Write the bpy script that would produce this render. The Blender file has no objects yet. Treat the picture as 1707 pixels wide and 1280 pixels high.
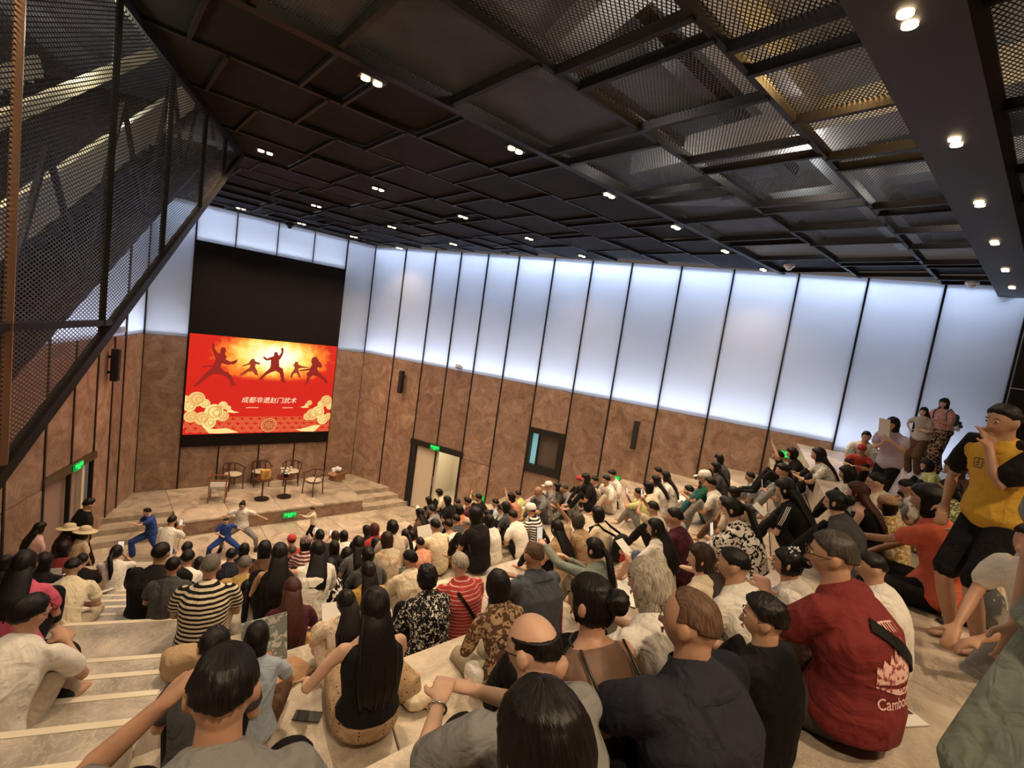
import bpy, bmesh, math, random
from mathutils import Vector, Matrix, noise
random.seed(7)
C = bpy.context.scene.collection
sc = bpy.context.scene

# ------------------------------------------------------------------ camera
EYE = Vector((0, 0, 6.2))
RM = ((0.7474143, -0.64894476, 0.14227633), (0.03995551, -0.16986064, -0.98465777), (0.66315565, 0.74163202, -0.10102735))
FPX = 811.8
cd = bpy.data.cameras.new('camera'); cam = bpy.data.objects.new('camera', cd); C.objects.link(cam)
cd.sensor_width = 36; cd.lens = 36 * FPX / 1707; cd.clip_start = 0.05; cd.clip_end = 100
m = Matrix.Identity(4)
for i in range(3):
    m[i][0] = RM[0][i]; m[i][1] = -RM[1][i]; m[i][2] = -RM[2][i]; m[i][3] = EYE[i]
cam.matrix_world = m
sc.camera = cam

# ------------------------------------------------------------------ world, exposure
w = bpy.data.worlds.new('world'); sc.world = w; w.use_nodes = True
w.node_tree.nodes['Background'].inputs[0].default_value = (1.0, 0.78, 0.62, 1)
w.node_tree.nodes['Background'].inputs[1].default_value = 0.10
sc.view_settings.view_transform = 'Standard'; sc.view_settings.look = 'None'
sc.view_settings.exposure = 0.0; sc.view_settings.gamma = 1; sc.view_settings.use_curve_mapping = False
sc.cycles.use_denoising = True
sc.cycles.max_bounces = 6; sc.cycles.diffuse_bounces = 3; sc.cycles.glossy_bounces = 2
sc.cycles.transmission_bounces = 4; sc.cycles.transparent_max_bounces = 10
sc.cycles.sample_clamp_indirect = 6; sc.cycles.caustics_reflective = False; sc.cycles.caustics_refractive = False

CEIL = 8.5
def lamp(name, kind, loc, energy, color, **k):
    l = bpy.data.lights.new(name, kind); l.energy = energy; l.color = color
    for a, b in k.items():
        if a != 'rot' and a != 'aim': setattr(l, a, b)
    o = bpy.data.objects.new(name, l); C.objects.link(o); o.location = loc
    if 'rot' in k: o.rotation_euler = k['rot']
    if 'aim' in k: o.rotation_euler = Vector(k['aim']).to_track_quat('-Z', 'Y').to_euler()
    return o
# downlight positions on the ceiling beams (beam y, lamp x)
DOWN = [(0.95, x) for x in (3.45, 5.35, 7.15, 8.95, 10.8, 12.4)]
DOWN += [(4.77, 1.95 + 1.83 * i) for i in range(6)]
DOWN += [(8.45, 1.95 + 1.83 * i) for i in range(5)]
DOWN += [(11.46, 3.75 + 1.83 * i) for i in range(3)]
DOWN += [(14.5, 2.9 + 1.5 * i) for i in range(4)]
SPOT_E = 400
for (y, x) in DOWN:
    lamp('downlight_beam', 'SPOT', (x, y, CEIL - 0.17), SPOT_E * (1.0 if y > 2 else 1.5), (1.0, 0.72, 0.44), spot_size=math.radians(118), spot_blend=0.8, shadow_soft_size=0.08)
# light over the aisles behind the viewpoint (the same fittings go on there)
for (x, y) in ((0.2, -0.6), (2.6, -1.4), (-2.6, 1.8), (-1.6, 4.6), (5.4, -2)):
    lamp('downlight_beam', 'SPOT', (x, y, CEIL - 0.2), SPOT_E * .9, (1.0, 0.74, 0.47), spot_size=math.radians(118), spot_blend=0.8, shadow_soft_size=0.08)

# ------------------------------------------------------------------ helpers
def link(o, parent=None):
    C.objects.link(o)
    if parent is not None: o.parent = parent
    return o
def tag(o, label=None, cat=None, group=None, kind=None):
    if label: o['label'] = label
    if cat: o['category'] = cat
    if group: o['group'] = group
    if kind: o['kind'] = kind
    return o
def obj(name, bm, mat, parent=None, smooth=False):
    me = bpy.data.meshes.new(name); bm.to_mesh(me); bm.free()
    if mat: me.materials.append(mat)
    if smooth:
        for p in me.polygons: p.use_smooth = True
    return link(bpy.data.objects.new(name, me), parent)
def meshobj(name, vs, fs, mat, parent=None, smooth=False):
    me = bpy.data.meshes.new(name); me.from_pydata([tuple(v) for v in vs], [], fs); me.update()
    if mat: me.materials.append(mat)
    if smooth:
        for p in me.polygons: p.use_smooth = True
    return link(bpy.data.objects.new(name, me), parent)
def empty(name, loc=(0, 0, 0), rz=0, parent=None):
    o = bpy.data.objects.new(name, None); link(o, parent); o.location = loc; o.rotation_euler = (0, 0, rz); o.empty_display_size = .1
    return o
def box(bm, c, s, rot=None):
    M = Matrix.Translation(c)
    if rot is not None: M = M @ rot.to_4x4()
    bmesh.ops.create_cube(bm, size=1, matrix=M @ Matrix.Diagonal((s[0], s[1], s[2], 1)))
def prism(bm, poly, z0, z1):
    a = sum(poly[i][0] * poly[(i + 1) % len(poly)][1] - poly[(i + 1) % len(poly)][0] * poly[i][1] for i in range(len(poly)))
    if a < 0: poly = poly[::-1]
    lo = [bm.verts.new((p[0], p[1], z0)) for p in poly]; hi = [bm.verts.new((p[0], p[1], z1)) for p in poly]
    bm.faces.new(lo[::-1]); bm.faces.new(hi)
    n = len(poly)
    for i in range(n): bm.faces.new((lo[i], lo[(i + 1) % n], hi[(i + 1) % n], hi[i]))
def inset(poly, g):
    c = [sum(p[i] for p in poly) / len(poly) for i in (0, 1)]
    out = []
    n = len(poly)
    for i in range(n):
        p = Vector(poly[i]); a = Vector(poly[i - 1]) - p; b = Vector(poly[(i + 1) % n]) - p
        if a.length < 1e-4 or b.length < 1e-4: out.append(tuple(p)); continue
        a.normalize(); b.normalize()
        out.append(tuple(p + (a + b) * g))
    return out
def bar(bm, a, b, wx, wz, up=Vector((0, 0, 1))):
    a = Vector(a); b = Vector(b); d = (b - a); L = d.length; d.normalize()
    x = d.cross(up)
    if x.length < 1e-4: x = Vector((1, 0, 0))
    x.normalize(); z = x.cross(d)
    R = Matrix((x, d, z)).transposed()
    box(bm, (a + b) / 2, (wx, L, wz), R)
def cyl(bm, a, b, r, n=12, r2=None):
    a = Vector(a); b = Vector(b); d = b - a
    q = d.to_track_quat('Z', 'Y').to_matrix().to_4x4()
    bmesh.ops.create_cone(bm, cap_ends=True, segments=n, radius1=r, radius2=r if r2 is None else r2, depth=d.length, matrix=Matrix.Translation((a + b) / 2) @ q)

# ------------------------------------------------------------------ materials
def newmat(name):
    m = bpy.data.materials.new(name); m.use_nodes = True
    nt = m.node_tree; b = nt.nodes['Principled BSDF']
    return m, nt, b
def N(nt, t, **k):
    n = nt.nodes.new(t)
    for a, v in k.items():
        if a.startswith('i_'): n.inputs[a[2:]].default_value = v
        else: setattr(n, a, v)
    return n
def ramp(nt, stops, interp='LINEAR'):
    r = nt.nodes.new('ShaderNodeValToRGB'); r.color_ramp.interpolation = interp
    e = r.color_ramp.elements
    while len(e) < len(stops): e.new(.5)
    for i, (p, c) in enumerate(stops):
        e[i].position = p; e[i].color = (*c, 1) if len(c) == 3 else c
    return r
def flat(name, col, rough=.6, metal=0, emit=None, es=1):
    m, nt, b = newmat(name)
    b.inputs['Base Color'].default_value = (*col, 1); b.inputs['Roughness'].default_value = rough; b.inputs['Metallic'].default_value = metal
    if emit: b.inputs['Emission Color'].default_value = (*emit, 1); b.inputs['Emission Strength'].default_value = es
    return m
def stone(name, c1, c2, c3, scale, rough=.45, bump=.15, vein=.5):
    m, nt, b = newmat(name); L = nt.links.new
    g = N(nt, 'ShaderNodeNewGeometry'); oi = N(nt, 'ShaderNodeObjectInfo')
    ad = N(nt, 'ShaderNodeVectorMath', operation='MULTIPLY_ADD')
    cx = N(nt, 'ShaderNodeCombineXYZ'); L(oi.outputs['Random'], cx.inputs[0]); L(oi.outputs['Random'], cx.inputs[1])
    ad.inputs[1].default_value = (37, 19, 0); L(cx.outputs[0], ad.inputs[0]); L(g.outputs['Position'], ad.inputs[2])
    n1 = N(nt, 'ShaderNodeTexNoise', i_Scale=scale, i_Detail=8.0, i_Roughness=.65, i_Distortion=1.2); L(ad.outputs[0], n1.inputs['Vector'])
    n2 = N(nt, 'ShaderNodeTexNoise', i_Scale=scale * 4.3, i_Detail=7.0, i_Roughness=.6, i_Distortion=2.5); L(ad.outputs[0], n2.inputs['Vector'])
    r1 = ramp(nt, [(.33, c1), (.52, c2), (.72, c3)]); L(n1.outputs[0], r1.inputs[0])
    # thin veins where the second noise crosses 0.5
    s = N(nt, 'ShaderNodeMath', operation='SUBTRACT'); s.inputs[1].default_value = .5; L(n2.outputs[0], s.inputs[0])
    a = N(nt, 'ShaderNodeMath', operation='ABSOLUTE'); L(s.outputs[0], a.inputs[0])
    mr = N(nt, 'ShaderNodeMapRange'); mr.inputs[1].default_value = 0; mr.inputs[2].default_value = .03; mr.inputs[3].default_value = vein; mr.inputs[4].default_value = 0; L(a.outputs[0], mr.inputs[0])
    mx = N(nt, 'ShaderNodeMix', data_type='RGBA'); L(mr.outputs[0], mx.inputs[0]); L(r1.outputs[0], mx.inputs[6]); mx.inputs[7].default_value = (*[min(1, v * 1.5) for v in c3], 1)
    # per-slab tone
    hv = N(nt, 'ShaderNodeHueSaturation'); mm = N(nt, 'ShaderNodeMapRange'); mm.inputs[3].default_value = .84; mm.inputs[4].default_value = 1.14
    L(oi.outputs['Random'], mm.inputs[0]); L(mm.outputs[0], hv.inputs['Value']); L(mx.outputs[2], hv.inputs['Color'])
    L(hv.outputs[0], b.inputs['Base Color'])
    b.inputs['Roughness'].default_value = rough
    bp = N(nt, 'ShaderNodeBump', i_Strength=bump, i_Distance=.01); L(n1.outputs[0], bp.inputs['Height']); L(bp.outputs[0], b.inputs['Normal'])
    return m
M_WALL = stone('brown_marble', (.15, .085, .058), (.27, .168, .118), (.42, .29, .215), 2.4, .5, .2, .45)
M_FLOOR = stone('beige_stone_floor', (.24, .195, .15), (.46, .385, .30), (.66, .57, .46), 1.5, .38, .12, .22)
M_STEP = stone('grey_stone_tread', (.22, .195, .165), (.40, .35, .29), (.58, .52, .44), 1.7, .42, .12, .25)
M_NOSE = flat('pale_nosing', (.72, .64, .5), .4)
M_DARK = flat('black_steel', (.018, .016, .016), .5, .3)
M_REV = flat('dark_reveal', (.01, .01, .012), .7)
M_CEIL = stone('charcoal_ceiling_board', (.009, .0075, .007), (.013, .011, .010), (.018, .0145, .0135), 2.0, .75, .03, .02)
M_BEAM = flat('charcoal_steel_beam', (.017, .014, .014), .5, .3)
for _m in (M_CEIL, M_BEAM): _m.node_tree.nodes['Principled BSDF'].inputs['Specular IOR Level'].default_value = .12
M_BEAMB = flat('brown_metal_trough', (.016, .011, .010), .6, 0)
M_EMW = flat('warm_lamp', (.1, .1, .1), .5, 0, (1, .74, .42), 14)
M_CREAM = flat('cream_plaster', (.62, .55, .42), .8)
M_BLACK = flat('black_plastic', (.012, .012, .013), .4)
M_GREY = flat('grey_plastic', (.35, .35, .36), .5)
M_WHITE = flat('white_plastic', (.75, .75, .75), .4)

def glassmat():
    m, nt, b = newmat('frosted_lightbox_glass'); L = nt.links.new
    out = nt.nodes['Material Output']
    tr = N(nt, 'ShaderNodeBsdfTranslucent'); tr.inputs[0].default_value = (.86, .9, .95, 1)
    gl = N(nt, 'ShaderNodeBsdfGlossy'); gl.inputs['Roughness'].default_value = .28; gl.inputs[0].default_value = (.8, .8, .8, 1)
    df = N(nt, 'ShaderNodeBsdfDiffuse'); df.inputs[0].default_value = (.34, .34, .36, 1)
    m1 = N(nt, 'ShaderNodeMixShader'); m1.inputs[0].default_value = .25; L(tr.outputs[0], m1.inputs[1]); L(df.outputs[0], m1.inputs[2])
    m2 = N(nt, 'ShaderNodeMixShader'); m2.inputs[0].default_value = .08; L(m1.outputs[0], m2.inputs[1]); L(gl.outputs[0], m2.inputs[2])
    L(m2.outputs[0], out.inputs[0]); return m
M_GLASS = glassmat()
M_BOXBACK = flat('lightbox_white', (.88, .85, .86), .8)

def meshmat(name, a, b_, wdt, col):
    """expanded metal sheet: diamond openings cut through a dark sheet, in the object's own x/y"""
    m, nt, b = newmat(name); L = nt.links.new; out = nt.nodes['Material Output']
    tc = N(nt, 'ShaderNodeTexCoord'); sp = N(nt, 'ShaderNodeSeparateXYZ'); L(tc.outputs['Object'], sp.inputs[0])
    def mth(op, x, y=None, v=None):
        n = N(nt, 'ShaderNodeMath', operation=op)
        if hasattr(x, 'links'): L(x, n.inputs[0])
        else: n.inputs[0].default_value = x
        if y is not None:
            if hasattr(y, 'links'): L(y, n.inputs[1])
            else: n.inputs[1].default_value = y
        return n.outputs[0]
    u = mth('DIVIDE', sp.outputs[0], a); v = mth('DIVIDE', sp.outputs[1], b_)
    def strand(q): return mth('ABSOLUTE', mth('SUBTRACT', mth('FRACT', q), .5))
    d1 = strand(mth('ADD', u, v)); d2 = strand(mth('SUBTRACT', u, v))
    mx = mth('MAXIMUM', d1, d2)
    hole = mth('LESS_THAN', mx, .5 - wdt)
    t = N(nt, 'ShaderNodeBsdfTransparent')
    ms = N(nt, 'ShaderNodeMixShader'); L(hole, ms.inputs[0]); L(b.outputs[0], ms.inputs[1]); L(t.outputs[0], ms.inputs[2])
    b.inputs['Base Color'].default_value = (*col, 1); b.inputs['Metallic'].default_value = .6; b.inputs['Roughness'].default_value = .45
    L(ms.outputs[0], out.inputs[0]); return m
M_MESH = meshmat('expanded_metal_mesh', .062, .036, .17, (.035, .03, .03))
M_MESHV = meshmat('expanded_metal_screen', .062, .032, .17, (.06, .05, .045))

# ------------------------------------------------------------------ plan geometry
S22, C22 = math.sin(math.radians(22)), math.cos(math.radians(22))
AX = 4.325
D0, PITCH, RISE, NT = -8.2, 1.10, .465, 10
def dr(x, y): return S22 * x - C22 * y
def dl(x, y): return S22 * (2 * AX - x) - C22 * y
CC = 2.37
def dc(x, y): return CC - y
AV0, AV1 = 1.2, 4.15     # the left stair: from and to, out from the left wall
def dist(x, y): return dl(x, y) if lw_uv(x, y)[1] < AV1 else max(dr(x, y), dc(x, y))
def inaisle(x, y):
    u, v = lw_uv(x, y)
    return .55 < v < 3.35
def lw_uv(x, y):
    """u: distance along the left wall from the back corner, v: distance out from that wall"""
    dx, dy = x - 1.2, y - 16.26
    return -(dx * S22 + dy * C22), dx * C22 - dy * S22
def floorz(x, y):
    d = dist(x, y)
    if d < D0: return 0.0
    if d >= 1.1: return RISE * NT
    return RISE * min(NT - 1, int((d - D0) / PITCH) + 1)
def WR(s, off=0): return (7.45 + S22 * s - C22 * off, 16.26 - C22 * s - S22 * off)      # right wall, off = into the room
def WL(s, off=0): return (1.2 - S22 * s + C22 * off, 16.26 - C22 * s - S22 * off)
def sR(d): return d - dr(7.45, 16.26)
def sL(d): return d - dl(1.2, 16.26)
def KR(d):
    y = CC - d; return ((CC - (1 - C22) * y) / S22, y)
def KL(d): y = CC - d; return (1.2 + (AV1 + .015 + (y - 16.26) * S22) / C22, y)
def lerp(a, b, t): return tuple(a[i] + (b[i] - a[i]) * t for i in range(len(a)))

# ------------------------------------------------------------------ floor and terraces
floor = empty('floor'); tag(floor, kind='structure')
def slabs(a0, a1, b0, b1, z0, z1, n, mat=M_FLOOR, name='slab', parent=floor, gap=.004, shift=0):
    """quads between line a0-a1 (front) and b0-b1 (back) cut into n slabs"""
    ts = [0] + [min(1, max(0, (i + shift) / n)) for i in range(1, n)] + [1]
    for i in range(n):
        q = [lerp(a0, a1, ts[i]), lerp(a0, a1, ts[i + 1]), lerp(b0, b1, ts[i + 1]), lerp(b0, b1, ts[i])]
        bm = bmesh.new(); prism(bm, inset(q, gap), z0, z1)
        o = obj(name, bm, mat, parent)
        md = o.modifiers.new('edge', 'BEVEL'); md.width = .006; md.segments = 1
AISLE = (3.45, 5.4)      # left stair: distance out from the left wall
def seg3(k, d, e, z0, z1, sh):
    slabs(WR(sR(d)), KR(d), WR(sR(e)), KR(e), z0, z1, 6, shift=sh)
    slabs(KR(d), KL(d), KR(e), KL(e), z0, z1, max(1, round((KR(d)[0] - KL(d)[0]) / 1.35)), shift=-sh)
    # left sector stops at the stair
    def LP(dd, v): return WL(sL(dd), min(v, av1(dd)))
    slabs(LP(d, AV0), LP(d, 0), LP(e, AV0), LP(e, 0), z0, z1, 1)
def av1(d): return AV1
for k in range(1, NT + 1):
    d = D0 + (k - 1) * PITCH; e = d + PITCH
    if k == 9: e = 1.1
    if k == 10: d = 1.1
    seg3(k, d, e, RISE * k - (RISE if k > 1 else RISE), RISE * k, .3 if k % 2 else 0)
for j in range(1, 5):
    d = D0 + (NT - 1 + j) * PITCH
    slabs(WR(sR(d)), KR(d), WR(sR(d + PITCH)), KR(d + PITCH), 4.35, 4.65, 7, shift=.2 * j)
    slabs(KR(d), KL(d), KR(d + PITCH), KL(d + PITCH), 4.35, 4.65, 4, shift=.2 * j)
    slabs(WL(sL(d), AV1), WL(sL(d), 0), WL(sL(d + PITCH), AV1), WL(sL(d + PITCH), 0), 4.35, 4.65, 4, shift=.2 * j)
bm = bmesh.new(); prism(bm, [WR(-.0, -.6), WR(22, -.6), WL(22, -.6), WL(0, -.6)], -.5, -.06)
obj('subfloor', bm, M_REV, floor)
# lower flat floor in front of the stage
rows = [16.2, 15.0, 13.8, 12.65, 11.5, 10.3, 9.1]
for i in range(len(rows) - 1):
    ya, yb = rows[i], rows[i + 1]
    def wx(y): return 7.45 + (16.26 - y) * S22 / C22
    def wl(y): return 1.2 - (16.26 - y) * S22 / C22
    slabs((wl(ya), ya), (wx(ya), ya), (wl(yb), yb), (wx(yb), yb), -.06, 0, 7 + i, shift=.5 * (i % 2))
# left stair: own steps of 0.155 going down the left sector
stair = empty('stair'); stair['kind'] = 'structure'
def landing(d, e, z, mat=M_STEP, nose=True, n=2):
    slabs(WL(sL(d), AV0), WL(sL(d), av1(d)), WL(sL(e), AV0), WL(sL(e), av1(e)), z - .5 if z > .5 else 0, z, n, mat, 'tread', stair)
    if nose:
        q = [WL(sL(d), AV0 + .02), WL(sL(d), av1(d) - .02), WL(sL(d + .045), av1(d) - .02), WL(sL(d + .045), AV0 + .02)]
        bm = bmesh.new(); prism(bm, q, z - .02, z + .004); obj('nosing', bm, M_NOSE, stair)
STEPS = []
d, z = 1.72, 4.65
# going down from the top: (start distance, height)
lv = [(2.22, 4.65)]
dd, zz = 2.22, 4.65
for i in range(7):
    dd -= .4575; zz -= .1938; lv.append((dd, zz))
dd -= .805; zz -= .1938; lv.append((dd, zz))     # the landing
while zz > .2 and dd > D0 - .3:
    dd -= .4575; zz -= .1938; lv.append((dd, max(.0, zz)))
for i in range(1, len(lv)):
    landing(lv[i][0], lv[i - 1][0], lv[i][1], n=2)
STAIR = lv
def stairz(x, y):
    u, v = lw_uv(x, y)
    if AV0 <= v <= av1(dl(x, y)):
        q = dl(x, y)
        for (a, z) in lv:
            if q >= a: return z
        return 0.0
    return None
def fz(x, y):
    s = stairz(x, y)
    return floorz(x, y) if s is None else s

# ------------------------------------------------------------------ stage
stage = empty('stage', (4.3, 15, 0)); tag(stage, 'low stone stage with side steps below the large screen', 'stage')
SH = .41
def sslab(x0, x1, y0, y1, z0, z1, name='slab'):
    bm = bmesh.new(); prism(bm, inset([(x0 - 4.3, y0 - 15), (x1 - 4.3, y0 - 15), (x1 - 4.3, y1 - 15), (x0 - 4.3, y1 - 15)], .003), z0, z1)
    o = obj(name, bm, M_FLOOR, stage); md = o.modifiers.new('edge', 'BEVEL'); md.width = .006; md.segments = 1
xs = [1.95, 3.15, 4.4, 5.6, 6.83]
for i in range(4):
    sslab(xs[i], xs[i + 1], 15.0, 16.24, SH - .06, SH); sslab(xs[i], xs[i + 1], 13.8, 15.0, SH - .06, SH)
bm = bmesh.new(); prism(bm, [(1.97 - 4.3, -1.18), (6.81 - 4.3, -1.18), (6.81 - 4.3, 1.24), (1.97 - 4.3, 1.24)], 0, SH - .062); obj('stage_base', bm, M_WALL, stage)
for i, (z, y0) in enumerate(((SH, 14.55), (SH * 2 / 3, 14.17), (SH / 3, 13.8))):
    y1 = 16.24 if i == 0 else y0 + .38
    xr = 7.45 + (16.26 - y0) * .404 - .02; xr1 = 7.45 + (16.26 - y1) * .404 - .02
    bm = bmesh.new(); prism(bm, [(6.835 - 4.3, y0 - 15), (xr - 4.3, y0 - 15), (xr1 - 4.3, y1 - 15), (6.835 - 4.3, y1 - 15)], 0, z); obj('tread', bm, M_FLOOR, stage)
    xl = 1.2 - (16.26 - y0) * .404 + .02; xl1 = 1.2 - (16.26 - y1) * .404 + .02
    bm = bmesh.new(); prism(bm, [(xl - 4.3, y0 - 15), (1.945 - 4.3, y0 - 15), (1.945 - 4.3, y1 - 15), (xl1 - 4.3, y1 - 15)], 0, z); obj('tread', bm, M_FLOOR, stage)
def fz2(x, y):
    if y > 13.8 and 1.9 < x < 6.85: return SH
    return fz(x, y)

# ------------------------------------------------------------------ walls
STONE_TOP = 4.82
def panel(parent, P, s0, s1, z0, z1, mat, name, th=.03, off=0.0, gap=.022, bev=.004):
    """panel on wall P(s, off), proud of the backing by th"""
    q = [P(s0 + gap, off), P(s1 - gap, off), P(s1 - gap, off + th), P(s0 + gap, off + th)]
    bm = bmesh.new(); prism(bm, q, z0 + gap * .4, z1 - gap * .4); o = obj(name, bm, mat, parent)
    return o
def PB(s, off=0): return (1.2 + s, 16.26 - off)
def backing(wall, P, s0, s1, z0, z1, mat=M_REV, th=.02, off=-.03):
    bm = bmesh.new(); prism(bm, [P(s0, off), P(s1, off), P(s1, off + th), P(s0, off + th)], z0, z1); obj('backing', bm, mat, wall)
TILT = math.radians(22)
def lightbox(wall, P, s0, s1, z0, z1, zb=None, e=1.0):
    """white back, opal front panels lit by LED strips at head and sill"""
    backing(wall, P, s0, s1, z0, z1, M_BOXBACK, .02, -.55)
    L = s1 - s0
    bx = Vector(P(s0, -1)) - Vector(P(s0, 0)); dx_ = Vector(P(s0 + 1)) - Vector(P(s0)); sgn = 1 if dx_.x * bx.y - dx_.y * bx.x > 0 else -1
    for (z, dz) in ((z1 - .03, -1), (z0 + .03, 1)):
        p = P((s0 + s1) / 2, -.13)
        q0, q1 = Vector(P(s0)), Vector(P(s1)); ang = math.atan2(q1.y - q0.y, q1.x - q0.x)
        l = bpy.data.lights.new('led_strip', 'AREA'); l.shape = 'RECTANGLE'; l.size = L; l.size_y = .06
        l.energy = 16.5 * L * e * (1.1 if dz < 0 else 1.0); l.color = (.66, .77, 1.0) if dz < 0 else (.80, .85, 1.0); l.spread = math.radians(180)
        o = bpy.data.objects.new('led_strip', l); C.objects.link(o); o.location = (p[0], p[1], z)
        o.rotation_euler = (0 if dz < 0 else math.pi, 0, ang if dz < 0 else -ang)
        o.rotation_euler = (Matrix.Rotation(ang, 3, 'Z') @ Matrix.Rotation((0 if dz < 0 else math.pi) + TILT * (1 if dz < 0 else -1) * sgn, 3, 'X')).to_euler()
wall_back = empty('wall_back'); tag(wall_back, kind='structure')
wall_right = empty('wall_right'); tag(wall_right, kind='structure')
wall_left = empty('wall_left'); tag(wall_left, kind='structure')
def fill(wall, P, ss, z0, z1, mat, name, **k):
    for i in range(len(ss) - 1): panel(wall, P, ss[i], ss[i + 1], z0, z1, mat, name, **k)
# back wall
BX = [0, 1.02, 1.99, 3.1, 4.17, 5.24, 6.25]
backing(wall_back, PB, -.1, 6.35, 0, STONE_TOP)
fill(wall_back, PB, [0, 1.02], SH, STONE_TOP, M_WALL, 'stone_panel'); fill(wall_back, PB, [5.24, 6.25], SH, STONE_TOP, M_WALL, 'stone_panel')
fill(wall_back, PB, BX[1:6], SH, 1.66, M_WALL, 'stone_panel')
fill(wall_back, PB, [0, 1.02], STONE_TOP, CEIL, M_GLASS, 'glass_panel', th=.015, gap=.015); fill(wall_back, PB, [5.24, 6.25], STONE_TOP, CEIL, M_GLASS, 'glass_panel', th=.015, gap=.015)
fill(wall_back, PB, BX[1:6], 7.52, CEIL, M_GLASS, 'glass_panel', th=.015, gap=.015)
lightbox(wall_back, PB, .02, 1.0, STONE_TOP, CEIL); lightbox(wall_back, PB, 5.26, 6.23, STONE_TOP, CEIL); lightbox(wall_back, PB, 1.04, 5.22, 7.52, CEIL, e=.42)
def mull(wall, P, s, z0, z1, th=.05, wd=.035):
    bm = bmesh.new(); prism(bm, [P(s - wd / 2, -.03), P(s + wd / 2, -.03), P(s + wd / 2, th), P(s - wd / 2, th)], z0, z1); obj('mullion', bm, M_DARK, wall)
for s in (1.02, 5.24): mull(wall_back, PB, s, SH, CEIL)
for s in BX[2:5]: mull(wall_back, PB, s, 7.52, CEIL, .03, .02); mull(wall_back, PB, s, SH, 1.66, .03, .02)
# right wall
RS = [0, 1.34, 2.55, 3.53, 4.51, 5.56, 6.69, 7.82, 8.91, 10.17, 11.39, 12.76, 14.08, 15.4, 16.7]
fill(wall_right, WR, RS[:13], STONE_TOP, CEIL, M_GLASS, 'glass_panel', th=.015, gap=.015)
fill(wall_right, WR, RS[12:], 4.66, CEIL, M_GLASS, 'glass_panel', th=.015, gap=.015)
lightbox(wall_right, WR, 0.02, 14.07, STONE_TOP, CEIL); lightbox(wall_right, WR, 14.09, 16.68, 4.66, CEIL)
for i, s in enumerate(RS):
    mull(wall_right, WR, s, 0, CEIL)
    if i < len(RS) - 1 and RS[i + 1] <= 14.1:
        a, b = s, RS[i + 1]
        if s in (2.55, 3.53): panel(wall_right, WR, a, b, 2.3, STONE_TOP, M_WALL, 'stone_panel'); continue
        if s == 4.51: panel(wall_right, WR, a, b, 0, 2.1, M_WALL, 'stone_panel'); panel(wall_right, WR, a, b, 2.1, STONE_TOP, M_WALL, 'stone_panel'); continue
        if s == 6.69: panel(wall_right, WR, a, b, 0, 2.3, M_WALL, 'stone_panel'); panel(wall_right, WR, a, b, 3.6, STONE_TOP, M_WALL, 'stone_panel'); continue
        panel(wall_right, WR, a, b, 0, STONE_TOP, M_WALL, 'stone_panel')
backing(wall_right, WR, 0, 2.55, 0, STONE_TOP); backing(wall_right, WR, 4.51, 6.69, 0, STONE_TOP); backing(wall_right, WR, 7.82, 14.1, 0, STONE_TOP)
backing(wall_right, WR, 2.55, 4.51, 2.3, STONE_TOP); backing(wall_right, WR, 6.69, 7.82, 0, 2.3); backing(wall_right, WR, 6.69, 7.82, 3.6, STONE_TOP)
panel(wall_right, WR, 16.72, 19.6, 4.65, 6.55, M_BLACK, 'dark_panel', th=.05); panel(wall_right, WR, 16.72, 17.0, 6.55, CEIL, M_BLACK, 'dark_panel', th=.05)
panel(wall_right, WR, 17.0, 19.6, 6.55, 7.1, flat('pale_light_panel', (.8, .8, .7), .6, 0, (1, .98, .85), 1.2), 'lit_panel', th=.03)
panel(wall_right, WR, 17.0, 19.6, 7.1, CEIL, M_BLACK, 'dark_panel', th=.05)
# left wall
LS = [0, 1.15, 1.75, 2.52, 3.48, 4.45, 5.6, 6.8, 8.0, 9.2, 10.4, 11.6, 12.8, 14.0, 15.2, 16.4, 17.6]
backing(wall_left, WL, -.05, 2.52, 0, STONE_TOP); backing(wall_left, WL, 2.52, 4.45, 2.2, STONE_TOP); backing(wall_left, WL, 4.45, 20, 0, STONE_TOP)
for i in range(len(LS) - 1):
    a, b = LS[i], LS[i + 1]
    if a in (2.52, 3.48): panel(wall_left, WL, a, b, 2.28, STONE_TOP, M_WALL, 'stone_panel')
    elif a >= 4.45: panel(wall_left, WL, a, b, 2.1, STONE_TOP, M_WALL, 'stone_panel'); panel(wall_left, WL, a, b, 0, 2.1, M_WALL, 'stone_panel')
    else: panel(wall_left, WL, a, b, 0, STONE_TOP, M_WALL, 'stone_panel')
    mull(wall_left, WL, a, 0, STONE_TOP, .05, .05)
fill(wall_left, WL, [0, 1.15, 2.52, 4.45, 6.8, 9.2], STONE_TOP, CEIL, M_GLASS, 'glass_panel', th=.015, gap=.015)
lightbox(wall_left, lambda s, o=0: WL(s, o), .02, 9.2, STONE_TOP, CEIL)
for s in (0, 1.15, 2.52, 4.45): mull(wall_left, WL, s, STONE_TOP, CEIL, .05, .045)
# the rear wall behind the viewpoint closes the room
bm = bmesh.new(); prism(bm, [WR(22), WL(22), WL(22.3), WR(22.3)], 0, 10.4); o = obj('wall_rear', bm, M_WALL); tag(o, kind='structure')
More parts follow.
